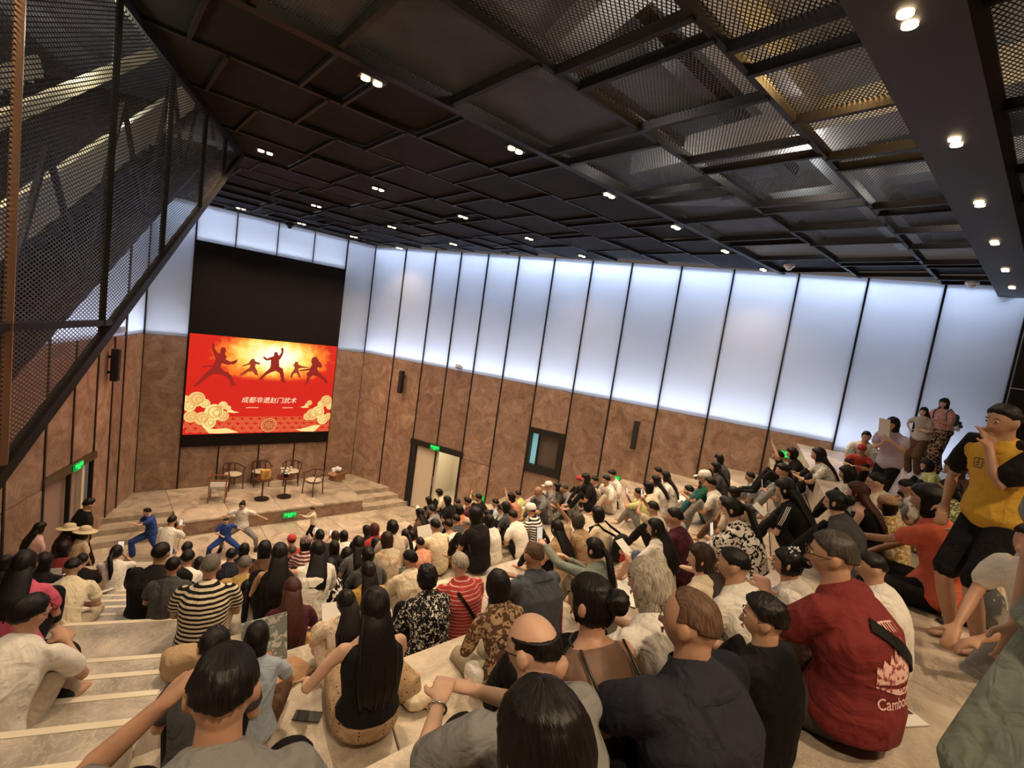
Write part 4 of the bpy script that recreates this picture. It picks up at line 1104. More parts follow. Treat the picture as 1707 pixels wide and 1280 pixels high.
art('fighter', [(245,752),(262,755),(266,772),(258,785),(268,800),(262,812),(285,825),(305,818),(318,812),(316,826),(300,838),(270,840),(245,832),(238,850),(248,870),(275,880),(292,900),(298,925),(315,942),(290,945),(278,915),(262,898),(235,888),(205,885),(175,905),(150,930),(120,955),(118,945),(150,905),(180,872),(205,850),(150,855),(160,848),(205,842),(218,815),(210,790),(200,765),(204,735),(212,740),(214,762),(228,785),(240,782),(238,765)], M_SIL, 3)
art('fighter', [(712,805),(728,798),(742,806),(752,822),(768,835),(772,850),(760,858),(748,850),(742,862),(755,880),(775,895),(800,915),(808,940),(795,935),(775,915),(745,898),(715,895),(698,910),(690,935),(665,945),(680,930),(684,900),(680,885),(700,868),(640,872),(640,866),(700,858),(712,838),(706,822)], M_SIL, 3)
art('fighter', [(385,812),(400,808),(406,822),(430,830),(428,838),(408,836),(405,850),(415,870),(420,895),(405,890),(392,872),(370,875),(345,892),(325,895),(350,872),(375,855),(382,838),(365,842),(340,850),(345,842),(372,832)], M_SIL2, 3)
art('fighter', [(615,825),(630,824),(634,838),(650,845),(705,855),(650,856),(634,860),(640,880),(650,905),(638,905),(625,880),(608,885),(600,905),(588,905),(596,880),(612,862),(612,848),(600,835),(612,838)], M_SIL2, 3)
# rows of wave scales along the bottom
bm = bmesh.new(); bm2 = bmesh.new()
for row in range(4):
    for i in range(-1, 19):
        x = 75 + i * 44 + (22 if row % 2 else 0); y = 1112 + row * 24
        if not 60 < x < 830: continue
        if 230 < x < 620 and False: continue
        cx, cz = zuv(x, y)
        for r in (24, 17, 10):
            r0, r1 = r * .0054, (r - 1.7) * .0054; n = 10
            if cz - 2.03 < 0: continue
            a = [(cx + q * math.cos(t), max(2.035, cz + q * math.sin(t))) for q in (r0, r1) for t in [math.pi * j / n for j in range(n + 1)]]
            vs = [bm.verts.new(SL(min(6.42, max(2.24, px)), min(pz, 2.55), 4 + row)) for px, pz in a]
            for j in range(n): bm.faces.new((vs[j], vs[j + 1], vs[n + 2 + j], vs[n + 1 + j]))
bm2.free(); o = obj('wave_scales', bm, M_LINE, screen_t); o['kind'] = 'stuff'
for (x, y, r) in ((128,1012,40),(96,1046,30),(165,1034,24),(75,1015,24),(100,1100,32),(150,1110,36),(205,1080,46),(246,1098,30),(180,1130,34),(248,1044,22),(228,1056,17),(272,1058,14),
                  (800,1024,34),(772,1042,24),(822,1052,22),(718,1094,36),(752,1082,38),(690,1104,24),(780,1120,32),(815,1105,22),(700,1034,16),(684,1046,11)):
    k_ = 12 + (x * 7 + y) % 5
    disc(x, y, r, M_GOLD if (x + y) % 3 else emis('cloud_peach', (1, .62, .22), .9), k_, 'cloud_curl')
    disc(x + r * .1, y - r * .05, r * .72, M_GOLD2, k_ + 6, 'cloud_line', r0=r * .63); disc(x + r * .25, y + r * .05, r * .40, M_GOLD2, k_ + 6, 'cloud_line', r0=r * .31)
for p_ in ([(275,1060),(300,1074),(325,1080),(300,1084),(265,1078)], [(205,1165),(260,1160),(300,1175),(322,1184),(230,1188),(180,1186),(150,1150)], [(680,1048),(662,1052),(645,1056),(668,1060),(700,1058)], [(730,1150),(690,1160),(655,1168),(622,1172),(660,1182),(730,1184),(770,1150)]):
    art('cloud_tail', p_, M_GOLD, 17)
disc(475, 1147, 41, emis('medallion_red', (.5, .03, .01)), 24, 'medallion'); disc(475, 1147, 41, M_LINE, 25, 'medallion_ring', 40, 36); disc(475, 1147, 31, M_LINE, 25, 'medallion_ring', 36, 28)
bm = bmesh.new(); cx, cz = zuv(475, 1147)
for (dx, dz, w_, h_) in ((0, 0, .012, .26), (0, .085, .17, .012), (0, .045, .24, .012), (0, 0, .28, .012), (0, -.045, .24, .012), (0, -.085, .17, .012), (-.075, .02, .012, .13), (.075, -.02, .012, .13)):
    box(bm, SL(cx + dx, cz + dz, 26), (w_, .001, h_))
obj('medallion_sign', bm, M_LINE, screen_t)
def text(name, s, size, mat, parent, loc, rot, align='CENTER', ext=.001, shear=0, bold=0):
    c = bpy.data.curves.new(name, 'FONT'); c.body = s; c.size = size; c.align_x = align; c.align_y = 'CENTER'; c.extrude = ext; c.shear = shear; c.offset = bold
    c.materials.append(mat); 
    t_ = bpy.data.objects.new('t', c); C.objects.link(t_); bpy.context.view_layer.update(); me = bpy.data.meshes.new_from_object(t_); bpy.data.objects.remove(t_); me.name = name
    o = link(bpy.data.objects.new(name, me), parent); o.location = loc; o.rotation_euler = rot; return o
cx, cz = zuv(481, 1022); text('lettering', '成都非遗赵门武术', .20, M_TXT, screen_t, SL(cx, cz, 8), (math.pi / 2, 0, 0), shear=.12)
for x0, x1, y in ((360, 422, 1057), (548, 606, 1059)): art('underline', [(x0, y - 1.3), (x1, y - 1.3), (x1, y + 1.3), (x0, y + 1.3)], M_TXT, 8)
lamp('screen_glow', 'AREA', (4.33, 15.95, 3.4), 20, (1, .2, .07), shape='RECTANGLE', size=3.6, size_y=2.2, rot=(math.pi / 2, 0, math.pi))
bpy.data.objects['screen_glow'].rotation_euler = (-math.pi / 2, 0, 0)

# ------------------------------------------------------------------ stage furniture
M_WOODR = flat('dark_red_brown_wood', (.075, .026, .016), .35); M_WOODM = flat('mid_brown_wood', (.24, .10, .045), .4); M_SEAT = flat('cream_seat', (.55, .47, .36), .8); M_SEATG = flat('grey_seat', (.42, .40, .38), .8)
def chair_round(x, y, rz, label, wood, seat, mid=0):
    t = empty('armchair', (x, y, SH), rz); tag(t, label, 'chair', 'wooden armchairs on the stage')
    bm = bmesh.new(); loft(bm, [(V3(0, 0, .43), Xa, Ya, .235, .22), (V3(0, 0, .455), Xa, Ya, .245, .23), (V3(0, .0, .475), Xa, Ya, .215, .20)], 20); obj('seat', bm, seat, t, True)
    bm = bmesh.new(); loft(bm, [(V3(0, 0, .39), Xa, Ya, .225, .21), (V3(0, 0, .43), Xa, Ya, .24, .225)], 16); obj('seat_frame', bm, wood, t)
    for sx in (-1, 1):
        bm = bmesh.new(); tube(bm, [(sx * .22, .20, 0), (sx * .20, .19, .42), (sx * .245, .16, .64)], [.016, .018, .014], 8); obj('leg', bm, wood, t, True)
        bm = bmesh.new(); tube(bm, [(sx * .20, -.22, 0), (sx * .19, -.19, .42), (sx * .17, -.225, .72)], [.016, .018, .014], 8); obj('leg', bm, wood, t, True)
    pts = [(.27 * math.cos(a), -.04 - .22 * math.sin(a) + (.0), .66 + .07 * math.sin(a)) for a in [math.pi * i / 12 for i in range(13)]]
    pts = [(.275, .18, .64)] + pts + [(-.275, .18, .64)]
    bm = bmesh.new(); tube(bm, pts, [(.016, .022)] * len(pts), 8); obj('armrest_hoop', bm, wood, t, True)
    if mid:
        bm = bmesh.new(); box(bm, (0, -.225, .6), (.10, .015, .26), Matrix.Rotation(-.12, 3, 'X')); obj('back_splat', bm, wood, t)
    return t
Q = math.pi
chair_round(3.55, 15.85, Q + .35, 'dark wooden hoop armchair, second from the left on the stage', M_WOODR, M_SEAT, 1)
chair_round(4.33, 15.92, Q, 'dark wooden hoop armchair in the middle of the back row behind the tables', M_WOODR, M_SEAT, 1)
chair_round(5.20, 15.72, Q - .3, 'dark wooden hoop armchair, second from the right on the stage', M_WOODR, M_SEAT, 1)
chair_round(5.55, 14.72, Q - 1.15, 'dark wooden armchair at the right end of the stage group, side-on', M_WOODR, M_SEAT)
t = empty('side_chair', (3.02, 15.0, SH), Q + 1.3); tag(t, 'lighter brown square-armed wooden chair at the left end of the stage group', 'chair')
bm = bmesh.new(); box(bm, (0, 0, .44), (.46, .44, .05)); obj('seat', bm, M_SEATG, t)
for sx in (-1, 1):
    for sy in (-1, 1):
        bm = bmesh.new(); bar(bm, (sx * .24, sy * .2, 0), (sx * .23, sy * .2, .64), .03, .03); obj('leg', bm, M_WOODM, t)
    bm = bmesh.new(); box(bm, (sx * .235, 0, .655), (.045, .46, .025)); obj('armrest', bm, M_WOODM, t)
bm = bmesh.new(); box(bm, (0, -.22, .72), (.5, .03, .11)); obj('backrest', bm, M_WOODM, t)
def stage_table(x, y, label):
    t = empty('side_table', (x, y, SH)); tag(t, label, 'table', 'round pedestal tables on the stage')
    bm = bmesh.new(); cyl(bm, (0, 0, 0), (0, 0, .025), .20, 24); cyl(bm, (0, 0, .025), (0, 0, .04), .18, 24, .05); obj('base', bm, M_BLACK, t)
    bm = bmesh.new(); cyl(bm, (0, 0, .03), (0, 0, .60), .022, 12); obj('pole', bm, M_WOODR, t)
    bm = bmesh.new(); cyl(bm, (0, 0, .60), (0, 0, .63), .25, 28); obj('tabletop', bm, M_WOODR, t)
stage_table(4.10, 14.72, 'small round dark pedestal table holding the golden brown box'); stage_table(4.72, 14.72, 'small round dark pedestal table holding the white flowers')
t = empty('gift_box', (4.14, 14.70, SH + .63), .2); tag(t, 'golden brown box standing on the left pedestal table', 'box')
bm = bmesh.new(); box(bm, (0, 0, .13), (.26, .12, .26)); obj('body', bm, flat('gold_card', (.55, .33, .10), .5), t)
bm = bmesh.new(); box(bm, (0, -.062, .13), (.13, .004, .18)); obj('front_label', bm, flat('dark_gold', (.35, .18, .05), .5), t)
t = empty('flower_arrangement', (4.72, 14.72, SH + .63)); tag(t, 'white flowers in a dark pot on the right pedestal table', 'flowers')
bm = bmesh.new(); cyl(bm, (0, 0, 0), (0, 0, .1), .06, 14, .08); obj('pot', bm, M_BLACK, t)
rr = random.Random(5)
for i in range(16):
    bm = bmesh.new(); c = V3(rr.uniform(-.16, .16), rr.uniform(-.12, .12), rr.uniform(.10, .28))
    for j in range(5):
        a = j * 1.257; ball(bm, c + V3(math.cos(a) * .02, math.sin(a) * .02, 0), (.022, .022, .012), 6)
    obj('blossom', bm, M_WHITE, t, True)
bm = bmesh.new()
for i in range(24):
    a = rr.random() * 6.28; c = V3(math.cos(a) * .1, math.sin(a) * .08, rr.uniform(.08, .2)); box(bm, c, (.05, .015, .004), Matrix.Rotation(a, 3, 'Z') @ Matrix.Rotation(.6, 3, 'Y'))
obj('leaves', bm, flat('leaf_green', (.03, .10, .03), .6), t)
t = empty('cardboard_box', (6.75, 15.8, SH), .5); tag(t, 'open brown cardboard box stuffed with crumpled white paper at the stage corner', 'box')
M_CARD = flat('cardboard', (.36, .20, .10), .8)
bm = bmesh.new()
for (c, s_) in (((0, 0, .01), (.42, .32, .015)), ((.21, 0, .15), (.012, .32, .3)), ((-.21, 0, .15), (.012, .32, .3)), ((0, .16, .15), (.42, .012, .3)), ((0, -.16, .15), (.42, .012, .3))): box(bm, c, s_)
obj('body', bm, M_CARD, t)
for (c, s_, ax, an) in (((0, -.22, .24), (.42, .012, .14), 'X', .7), ((-.27, 0, .26), (.14, .32, .012), 'Y', -.8)):
    bm = bmesh.new(); box(bm, c, s_, Matrix.Rotation(an, 3, ax)); obj('flap', bm, M_CARD, t)
for i in range(7):
    bm = bmesh.new(); bmesh.ops.create_icosphere(bm, subdivisions=2, radius=.075)
    for v in bm.verts: v.co *= 1 + .35 * noise.noise(v.co * 30 + V3(i * 3, 0, 0))
    bm.transform(Matrix.Translation((rr.uniform(-.13, .13), rr.uniform(-.09, .09), .30 + rr.uniform(0, .1)))); obj('crumpled_paper', bm, M_WHITE, t)

# ------------------------------------------------------------------ wall speakers, cameras, exit signs
def wall_frame(P, s, z, off=0.05):
    q0, q1 = Vector(P(s)), Vector(P(s + .01)); ang = math.atan2(q1.y - q0.y, q1.x - q0.x)
    p = P(s, off); nrm = Vector(P(s, 1)) - Vector(P(s, 0))
    return p, math.atan2(nrm.y, nrm.x) - math.pi / 2      # local +Y points into the room
def speaker(P, s, z, label):
    p, a = wall_frame(P, s, z, .06); t = empty('wall_speaker', (p[0], p[1], z), a); tag(t, label, 'speaker', 'column speakers on the walls')
    bm = bmesh.new(); box(bm, (0, .11, 0), (.13, .15, .75)); o = obj('body', bm, M_BLACK, t); md = o.modifiers.new('b', 'BEVEL'); md.width = .01
    bm = bmesh.new(); box(bm, (0, .19, 0), (.11, .012, .70)); obj('grille', bm, flat('speaker_grille', (.02, .02, .022), .8), t)
    bm = bmesh.new(); box(bm, (0, .01, .18), (.05, .1, .06)); box(bm, (0, .01, -.18), (.05, .1, .06)); obj('bracket', bm, M_BLACK, t)
speaker(WR, 1.88, 4.1, 'black column speaker on the right wall nearest the stage')
speaker(WR, 9.75, 4.05, 'black column speaker on the right wall above the white tee group')
speaker(WL, 2.05, 4.2, 'black column speaker on the left wall by the stage')
M_EXIT = emis('exit_green', (.02, 1, .16), 2.2); M_EXB = flat('exit_board', (.01, .12, .03), .4, 0, (.0, .5, .07), .5)
def exit_sign(P, s, z, label, off=.06, w_=.36, ang=None, loc=None):
    if loc is None: p, a = wall_frame(P, s, z, off)
    else: p, a = loc, ang
    t = empty('exit_sign', (p[0], p[1], z), a); tag(t, label, 'sign', 'green exit signs')
    bm = bmesh.new(); box(bm, (0, 0, 0), (w_, .03, w_ * .42)); obj('board', bm, M_EXB, t)
    text('lettering', '安全出口', w_ * .22, M_EXIT, t, (0, .018, w_ * .07), (math.pi / 2, 0, math.pi)); text('lettering', 'EXIT', w_ * .14, M_EXIT, t, (0, .018, -w_ * .11), (math.pi / 2, 0, math.pi))
exit_sign(WR, 3.53, 2.22, 'green exit sign over the lit doorway on the right wall', .12)
exit_sign(WR, 5.35, 1.05, 'green exit sign low on the right wall behind the clapping person')
exit_sign(WR, 9.35, 2.75, 'green exit sign low on the right wall near the pair of girls in white')
exit_sign(WR, 13.25, 4.35, 'green exit sign low on the right wall beside the white printed blouse woman')
exit_sign(WL, 3.35, 2.2, 'green exit sign over the left door', .11)
exit_sign(None, 0, .22, 'green exit sign on the front face of the stage', ang=math.pi, loc=(4.62, 13.77))
p, a = wall_frame(WR, 4.05, 4.9, .05); t = empty('wall_camera', (p[0], p[1], 4.9), a); tag(t, 'small grey camera on the ledge between stone and glowing panels', 'camera')
bm = bmesh.new(); box(bm, (0, .1, .05), (.16, .18, .09), Matrix.Rotation(.4, 3, 'X')); obj('body', bm, M_GREY, t); bm = bmesh.new(); cyl(bm, (0, .0, 0), (0, .08, .04), .02, 8); obj('arm', bm, M_GREY, t)
p, a = wall_frame(WL, 1.9, 4.95, .05); t = empty('wall_camera', (p[0], p[1], 4.95), a); tag(t, 'small grey spotlight box at the top of the left stone wall', 'lamp')
bm = bmesh.new(); box(bm, (0, .1, .05), (.2, .18, .12), Matrix.Rotation(.4, 3, 'X')); obj('body', bm, M_GREY, t); bm = bmesh.new(); cyl(bm, (0, .0, 0), (0, .08, .04), .02, 8); obj('arm', bm, M_GREY, t)

# ------------------------------------------------------------------ clothing details
def x_collar(mat, flare=.012):
    def f(root, P, hd, R):
        nb = P['neck']; d = (P['spine'][6] - P['spine'][5]).normalized()
        bm = bmesh.new(); y = -Xa.cross(d)
        loft(bm, [(nb + d * -.075, Xa, y, .16, .125), (nb + d * -.05, Xa, y, .125, .108), (nb + d * -.025, Xa, y, .095, .086), (nb + d * .0, Xa, y, .080, .073), (nb + d * .03, Xa, y, .069, .066), (nb + d * .032, Xa, y, .062, .060)], 24, cap=False)
        o = obj('collar', bm, mat_of(mat), root, True); md = o.modifiers.new('s', 'SOLIDIFY'); md.thickness = .006
    return f
EXTRA['collar_navy'] = x_collar('navy'); EXTRA['collar_grey'] = x_collar('grey')
def x_bracelet(root, P, hd, R):
    s, e, w_ = P['arm'][0]; d = (w_ - e).normalized(); bm = bmesh.new(); x = d.cross(Za).normalized(); y = d.cross(x); c = w_ - d * .03
    pts = [c + x * .032 * math.cos(a) + y * .030 * math.sin(a) for a in [2 * math.pi * i / 16 for i in range(17)]]
    tube(bm, pts, [.005] * 17, 6); obj('bracelet', bm, flat('silver', (.6, .6, .58), .25, 1), root, True)
EXTRA['bracelet'] = x_bracelet
def x_sheer(root, P, hd, R):
    m, nt, b = newmat('sheer_black_net'); out = nt.nodes['Material Output']; tr = N(nt, 'ShaderNodeBsdfTransparent'); ms = N(nt, 'ShaderNodeMixShader'); ms.inputs[0].default_value = .42
    b.inputs['Base Color'].default_value = (.02, .014, .012, 1); b.inputs['Roughness'].default_value = .6
    nt.links.new(tr.outputs[0], ms.inputs[1]); nt.links.new(b.outputs[0], ms.inputs[2]); nt.links.new(ms.outputs[0], out.inputs[0])
    bm = bmesh.new(); r = torso_rings(P, 1, .12, .020, 3, 6); r[-1] = (r[-1][0] - V3(0, 0, .02), r[-1][1], r[-1][2], .085, .072); loft(bm, r, 20, cap=False); obj('sheer_yoke', bm, m, root, True)
    sp = P['spine']
    for sx in (-1, 1):
        bm = bmesh.new(); tube(bm, [sp[3] + V3(sx * .02, -.150, .03), sp[4] + V3(sx * .07, -.152, .0), sp[5] + V3(sx * .105, -.128, .03), sp[5] + V3(sx * .105, -.02, .095)], [.006] * 4, 6); obj('strap', bm, M_BLACK, root, True)
    pts = [sp[6] + V3(.088 * math.cos(a), .072 * math.sin(a), -.018) for a in [2 * math.pi * i / 20 for i in range(21)]]
    bm = bmesh.new(); tube(bm, pts, [.005] * 21, 6); obj('neckline', bm, M_BLACK, root, True)
EXTRA['sheer'] = x_sheer
def x_beads(root, P, hd, R):
    rs = random.Random(2); bm = bmesh.new()
    for i in range(26):
        a = rs.uniform(-1.3, 1.3); ball(bm, hd + R @ V3(math.sin(a) * .075, -.04 + rs.uniform(-.05, .03), .075 + math.cos(a) * .035 + rs.uniform(-.01, .01)), .006, 6)
    obj('hair_beads', bm, M_WHITE, root, True)
EXTRA['beads'] = x_beads
def x_piping(root, P, hd, R):
    sp = P['spine']; bm = bmesh.new(); tube(bm, [sp[i] + V3(.115, -.128 if i > 1 else -.14, 0) for i in (5, 4, 3, 2, 1)], [.004] * 5, 6); obj('piping', bm, flat('red_piping', (.4, .03, .03), .6), root, True)
    x_collar('slate')(root, P, hd, R)
EXTRA['piping'] = x_piping
def x_sl3(root, P, hd, R):
    for k in (0, 1):
        s, e, w_ = P['arm'][k]; o = V3(-1 if k == 0 else 1, 0, 0)
        for j in (-1, 0, 1):
            bm = bmesh.new(); tube(bm, [s + V3(0, j * .014, .05) + o * .035, s.lerp(e, .3) + o * .062 + V3(0, j * .014, .01), s.lerp(e, .58) + o * .063 + V3(0, j * .014, .01)], [(.004, .003)] * 3, 6); obj('sleeve_stripe', bm, M_WHITE, root, True)
EXTRA['sleeves3'] = x_sl3
def x_side(root, P, hd, R):
    for k in (0, 1):
        h, kn, a = P['leg'][k]; o = V3(-1 if k == 0 else 1, 0, 0)
        for j in (-1, 1):
            bm = bmesh.new(); tube(bm, [h + o * .108 + V3(0, j * .014, -.04), kn + o * .080 + V3(0, j * .014, 0), a + o * .066 + V3(0, j * .014, .05)], [(.006, .004)] * 3, 6); obj('side_stripe', bm, M_WHITE, root, True)
EXTRA['sidestripe'] = x_side
# flat prints: laid against the cloth once the garments are fused
PRINTS = []
def lay(name, bm, mat, root, off=.004, target='shirt'):
    o = obj(name, bm, mat, root)
    PRINTS.append((o, root, off, target)); return o
def grid_poly(bm, pts, y, step=.012):
    vv = [bm.verts.new((a, y, b)) for a, b in pts]
    for t_ in tess([[Vector((a, b, 0)) for a, b in pts]]): bm.faces.new([vv[i] for i in t_])
    for _ in range(3): bmesh.ops.subdivide_edges(bm, edges=[e for e in bm.edges if e.calc_length() > step * 2], cuts=1, use_grid_fill=True)
    bmesh.ops.triangulate(bm, faces=bm.faces)
def x_print(root, P, hd, R):
    sp = P['spine']; z0 = sp[3].z - .03; y = sp[3].y - .5
    m, nt, b = newmat('pale_pink_print'); L = nt.links.new; tc = N(nt, 'ShaderNodeTexCoord'); n = N(nt, 'ShaderNodeTexNoise', i_Scale=60.0, i_Detail=4.0); L(tc.outputs['Object'], n.inputs['Vector'])
    r = ramp(nt, [(.42, (.25, .04, .04)), (.5, (.72, .45, .40))]); L(n.outputs[0], r.inputs[0]); L(r.outputs[0], b.inputs['Base Color']); b.inputs['Roughness'].default_value = .8
    sk = [(-.13, -.02), (.13, -.02), (.13, .03), (.118, .06), (.108, .035), (.098, .075), (.09, .045), (.075, .10), (.062, .05), (.045, .12), (.03, .062), (.012, .085), (0, .055), (-.02, .10), (-.038, .05), (-.055, .07), (-.07, .04), (-.09, .055), (-.105, .03), (-.13, .035)]
    bm = bmesh.new(); grid_poly(bm, [(a * .9 - .045, z0 + .05 + c * 1.25) for a, c in sk], y); lay('temple_print', bm, m, root)
    bm = bmesh.new(); grid_poly(bm, [(a * .9 - .045, z0 + .045 + c * 1.1) for a, c in ((-.13, -.03), (.0, -.06), (.13, -.06), (.13, -.035), (.0, -.035), (-.13, -.024))], y); lay('temple_print', bm, m, root)
    tx = bpy.data.curves.new('t', 'FONT'); tx.body = 'Cambodge'; tx.size = .062; tx.align_x = 'CENTER'; tx.offset = .0008
    to = bpy.data.objects.new('t', tx); C.objects.link(to); bpy.context.view_layer.update(); me = bpy.data.meshes.new_from_object(to); bpy.data.objects.remove(to)
    bm = bmesh.new(); bm.from_mesh(me); bpy.data.meshes.remove(me)
    for v in bm.verts: v.co = V3(v.co.x * .82 - .045, y, z0 - .07 + v.co.y)
    bmesh.ops.subdivide_edges(bm, edges=[e for e in bm.edges if e.calc_length() > .012], cuts=2)
    lay('lettering', bm, flat('pale_pink_ink', (.72, .45, .40), .8), root)
    rs = random.Random(4); bm = bmesh.new()
    for i in range(9):      # the arc of small strokes above the temple
        a = (i - 4) * .15; c = (math.sin(a) * .11 - .045, z0 + .19 + math.cos(a) * .03)
        for q in ([(-.009, -.016), (-.005, -.016), (-.005, .016), (-.009, .016)], [(-.006, .01), (.008, .01), (.008, .014), (-.006, .014)], [(.004, -.014), (.008, -.014), (.008, .012), (.004, .012)]):
            if rs.random() < .85: bm.faces.new([bm.verts.new((c[0] + u, y, c[1] + v)) for u, v in q])
    lay('arched_strokes', bm, flat('pale_pink_ink', (.72, .45, .40), .8), root)
EXTRA['print'] = x_print
def x_kidprint(root, P, hd, R):
    sp = P['spine']; z0 = sp[3].z; y = sp[3].y - .5; bm = bmesh.new(); rs = random.Random(9)
    for i in range(7):
        zc = z0 + .14 - i * .04
        for j in range(3):
            x = .06 + rs.uniform(-.03, .03); w_, h_ = rs.choice(((.03, .007), (.007, .026), (.02, .006))); bm.faces.new([bm.verts.new((x + u * w_ / 2, y, zc + rs.uniform(-.002, .002) + j * .008 + v * h_ / 2)) for u, v in ((-1, -1), (1, -1), (1, 1), (-1, 1))])
    lay('back_print', bm, flat('dark_ink', (.05, .04, .05), .8), root)
EXTRA['kidprint'] = x_kidprint
def x_yprint(root, P, hd, R):
    sp = P['spine']; bm = bmesh.new(); y = .6; x0, z0 = .05, sp[4].z
    for (a, b_, c, d_) in ((0, .03, .06, .006), (0, -.03, .06, .006), (-.03, 0, .006, .06), (.03, 0, .006, .06), (0, 0, .03, .006), (0, .012, .006, .03), (0, -.014, .03, .006)):
        bm.faces.new([bm.verts.new((x0 + a + u * c / 2, y, z0 + b_ + v * d_ / 2)) for u, v in ((-1, -1), (1, -1), (1, 1), (-1, 1))])
    lay('chest_print', bm, flat('dark_ink', (.05, .04, .05), .8), root)
    for k in (0, 1):      # black raglan panels over the shoulders
        s, e, w_ = P['arm'][k]; o = V3(-1 if k == 0 else 1, 0, 0); bm = bmesh.new()
        tube(bm, [P['neck'] + o * .07 + V3(0, -.03, -.03), s + V3(0, -.01, .012), s.lerp(e, .35) + o * .004, s.lerp(e, .66) + o * .002], [(.05, .06), (.075, .072), (.076, .074), (.078, .076)], 16); obj('raglan_sleeve', bm, mat_of('black'), root, True)
EXTRA['yprint'] = x_yprint
EXTRA['gown'] = lambda *a: None
# ------------------------------------------------------------------ the audience, nearest first
def pp(*a, **k): return person(*a, **k)
G1 = 'audience seated on the stone terraces'
near = {}
# front rows at the bottom of the picture
near['navy'] = pp(1150, 1035, 108, 'balding man in a dark navy polo shirt seen from behind at the bottom centre', 'navy', 'black', 'thin', 'n', 'up', 'knees', fat=.28, face=1, lean=.06, hunch=.25, hy=.35, hp=.1, fzv=4.65, s=1.03, skin='m', extra=['collar_navy'])
near['grey'] = pp(888, 1078, 86, 'balding man with glasses in a grey beige shirt and silver bracelet, hands on knees', 'grey', 'black', 'bald', 'k', 'up', ((-.17, .46, .36), (-.02, .50, .34)), fat=.18, face=1, glasses=1, lean=.18, hunch=.6, hy=.45, hp=.25, D=1.42, fzv=4.65, sleeve='elbow', skin='l', extra=['collar_grey', 'bracelet'])
near['bottom'] = pp(906, 1240, 0, 'person with glossy dark hair at the bottom edge, before the grey shirt man', 'brown', 'black', 'bob', 'k', 'cross', 'lap', fem=1, hy=.1, hp=.3, fzv=4.65, D=.98)
near['bun'] = pp(985, 1003, 84, 'woman with clipped-up dark hair in a sheer black strappy dress', 'black', 'black', 'bun', 'k', 'up', 'lap', fem=1, sleeve='cami', bottom='dress', face=1, lean=.1, hunch=.3, hy=.35, D=1.72, fzv=4.65, skin='m', fat=.12, extra=['sheer'])
near['blonde'] = pp(1082, 972, 66, 'woman with a silver blonde bob and white blouse beside the navy polo man', 'white', 'beige', 'bob', 'w', 'up', 'knees', fem=1, sleeve='elbow', face=1, hy=.3, D=1.95, fzv=4.65, skin='l')
near['spiky'] = pp(1272, 1030, 80, 'boy with spiky black hair in a black tee between the navy and maroon shirts', 'black', 'black', 'spiky', 'k', 'up', 'knees', kid=1, face=1, hy=.55, hp=.1, s=.82, skin='m', lean=.05, hunch=.2)
near['maroon'] = pp(1386, 925, 88, 'stout man with glasses in a maroon tee printed with a temple, sling bag strap across', 'maroon', 'dgrey', 'short', 's', 'cross', ((-.02, .40, .42), (.10, .40, .38)), fat=.34, face=1, glasses=1, lean=.16, hunch=.5, hy=.42, hp=.1, s=1.06, skin='m', extra=['print'])
near['kidwhite'] = pp(1452, 945, 60, 'boy with a fade haircut and white tee, just right of the maroon tee man', 'white', 'beige', 'buzz', 'k', 'up', 'lap', kid=1, face=1, hy=.5, s=.78, skin='m', extra=['kidprint'])
near['girl1313'] = pp(1312, 938, 58, 'little girl with hair pinned up under white beads, white top with dark straps', 'white', 'ltblue', 'bun', 'k', 'up', 'lap', kid=1, fem=1, face=1, hy=.4, s=.76, skin='m', extra=['beads'])
near['boy1221'] = pp(1222, 940, 50, 'boy with an undercut and small topknot in a white tee', 'white', 'grey', 'buzz', 'k', 'up', 'lap', kid=1, face=1, hy=.45, s=.80, skin='m')
near['girl1168'] = pp(1168, 930, 56, 'young woman with straight brown hair and a cream top with a blue collar', 'cream', 'beige', 'long', 'b', 'up', 'lap', fem=1, face=1, hy=.55, s=.92, skin='l', sleeve='tee')
near['boybl'] = pp(372, 1152, 138, 'young man with glossy black hair at the bottom left, hand by his ear', 'grey', 'black', 'short', 'k', 'up', ((-.16, .34, .58), (.05, .3, .3)), face=1, lean=.2, hunch=.5, hp=.35, D=1.12, fzv=4.65, skin='m')
near['white_gl'] = pp(52, 1022, 62, 'man with glasses in a loose white tee at the left edge, hugging a black backpack', 'white', 'beige', 'short', 'k', 'up', ((-.02, .38, .40), (.10, .40, .42)), face=1, glasses=1, lean=.3, hunch=.7, hy=-.35, hp=.1, D=2.85, skin='m', yaw=-.55)
near['bigblack'] = pp(268, 922, 34, 'broad man in a plain black tee sitting on the platform edge by the stair', 'black', 'dgrey', 'short', 'k', 'edge', 'knees', fat=.3, lean=.1, s=1.08, skin='m')
near['tank'] = pp(625, 1012, 49, 'woman with very long black hair, sleeveless black top and gold dotted skirt', 'black', 'tan/dots/black', 'long', 'k', 'side', ((-.30, .24, .22), (.05, .3, .22)), fem=1, sleeve='tank', bottom='skirt', lean=.05, hunch=.15, s=1.04, skin='l', fat=.06)
near['lace'] = pp(577, 1003, 38, 'girl with shoulder-length black hair in a white lace dress, reading a leaflet', 'cream/lace/palepink', 'cream', 'long', 'k', 'up', ((-.10, .36, .40), (.02, .36, .40)), fem=1, bottom='dress', face=1, hy=.3, hp=.4, s=.86, skin='l', hairlen=.3)
near['child427'] = pp(428, 1062, 44, 'child with black hair in a pale blue top looking at an open magazine', 'ltblue', 'brown', 'bob', 'k', 'cross', ((.0, .3, .42), (.12, .32, .42)), kid=1, fem=1, hp=.35, s=.74, skin='m')
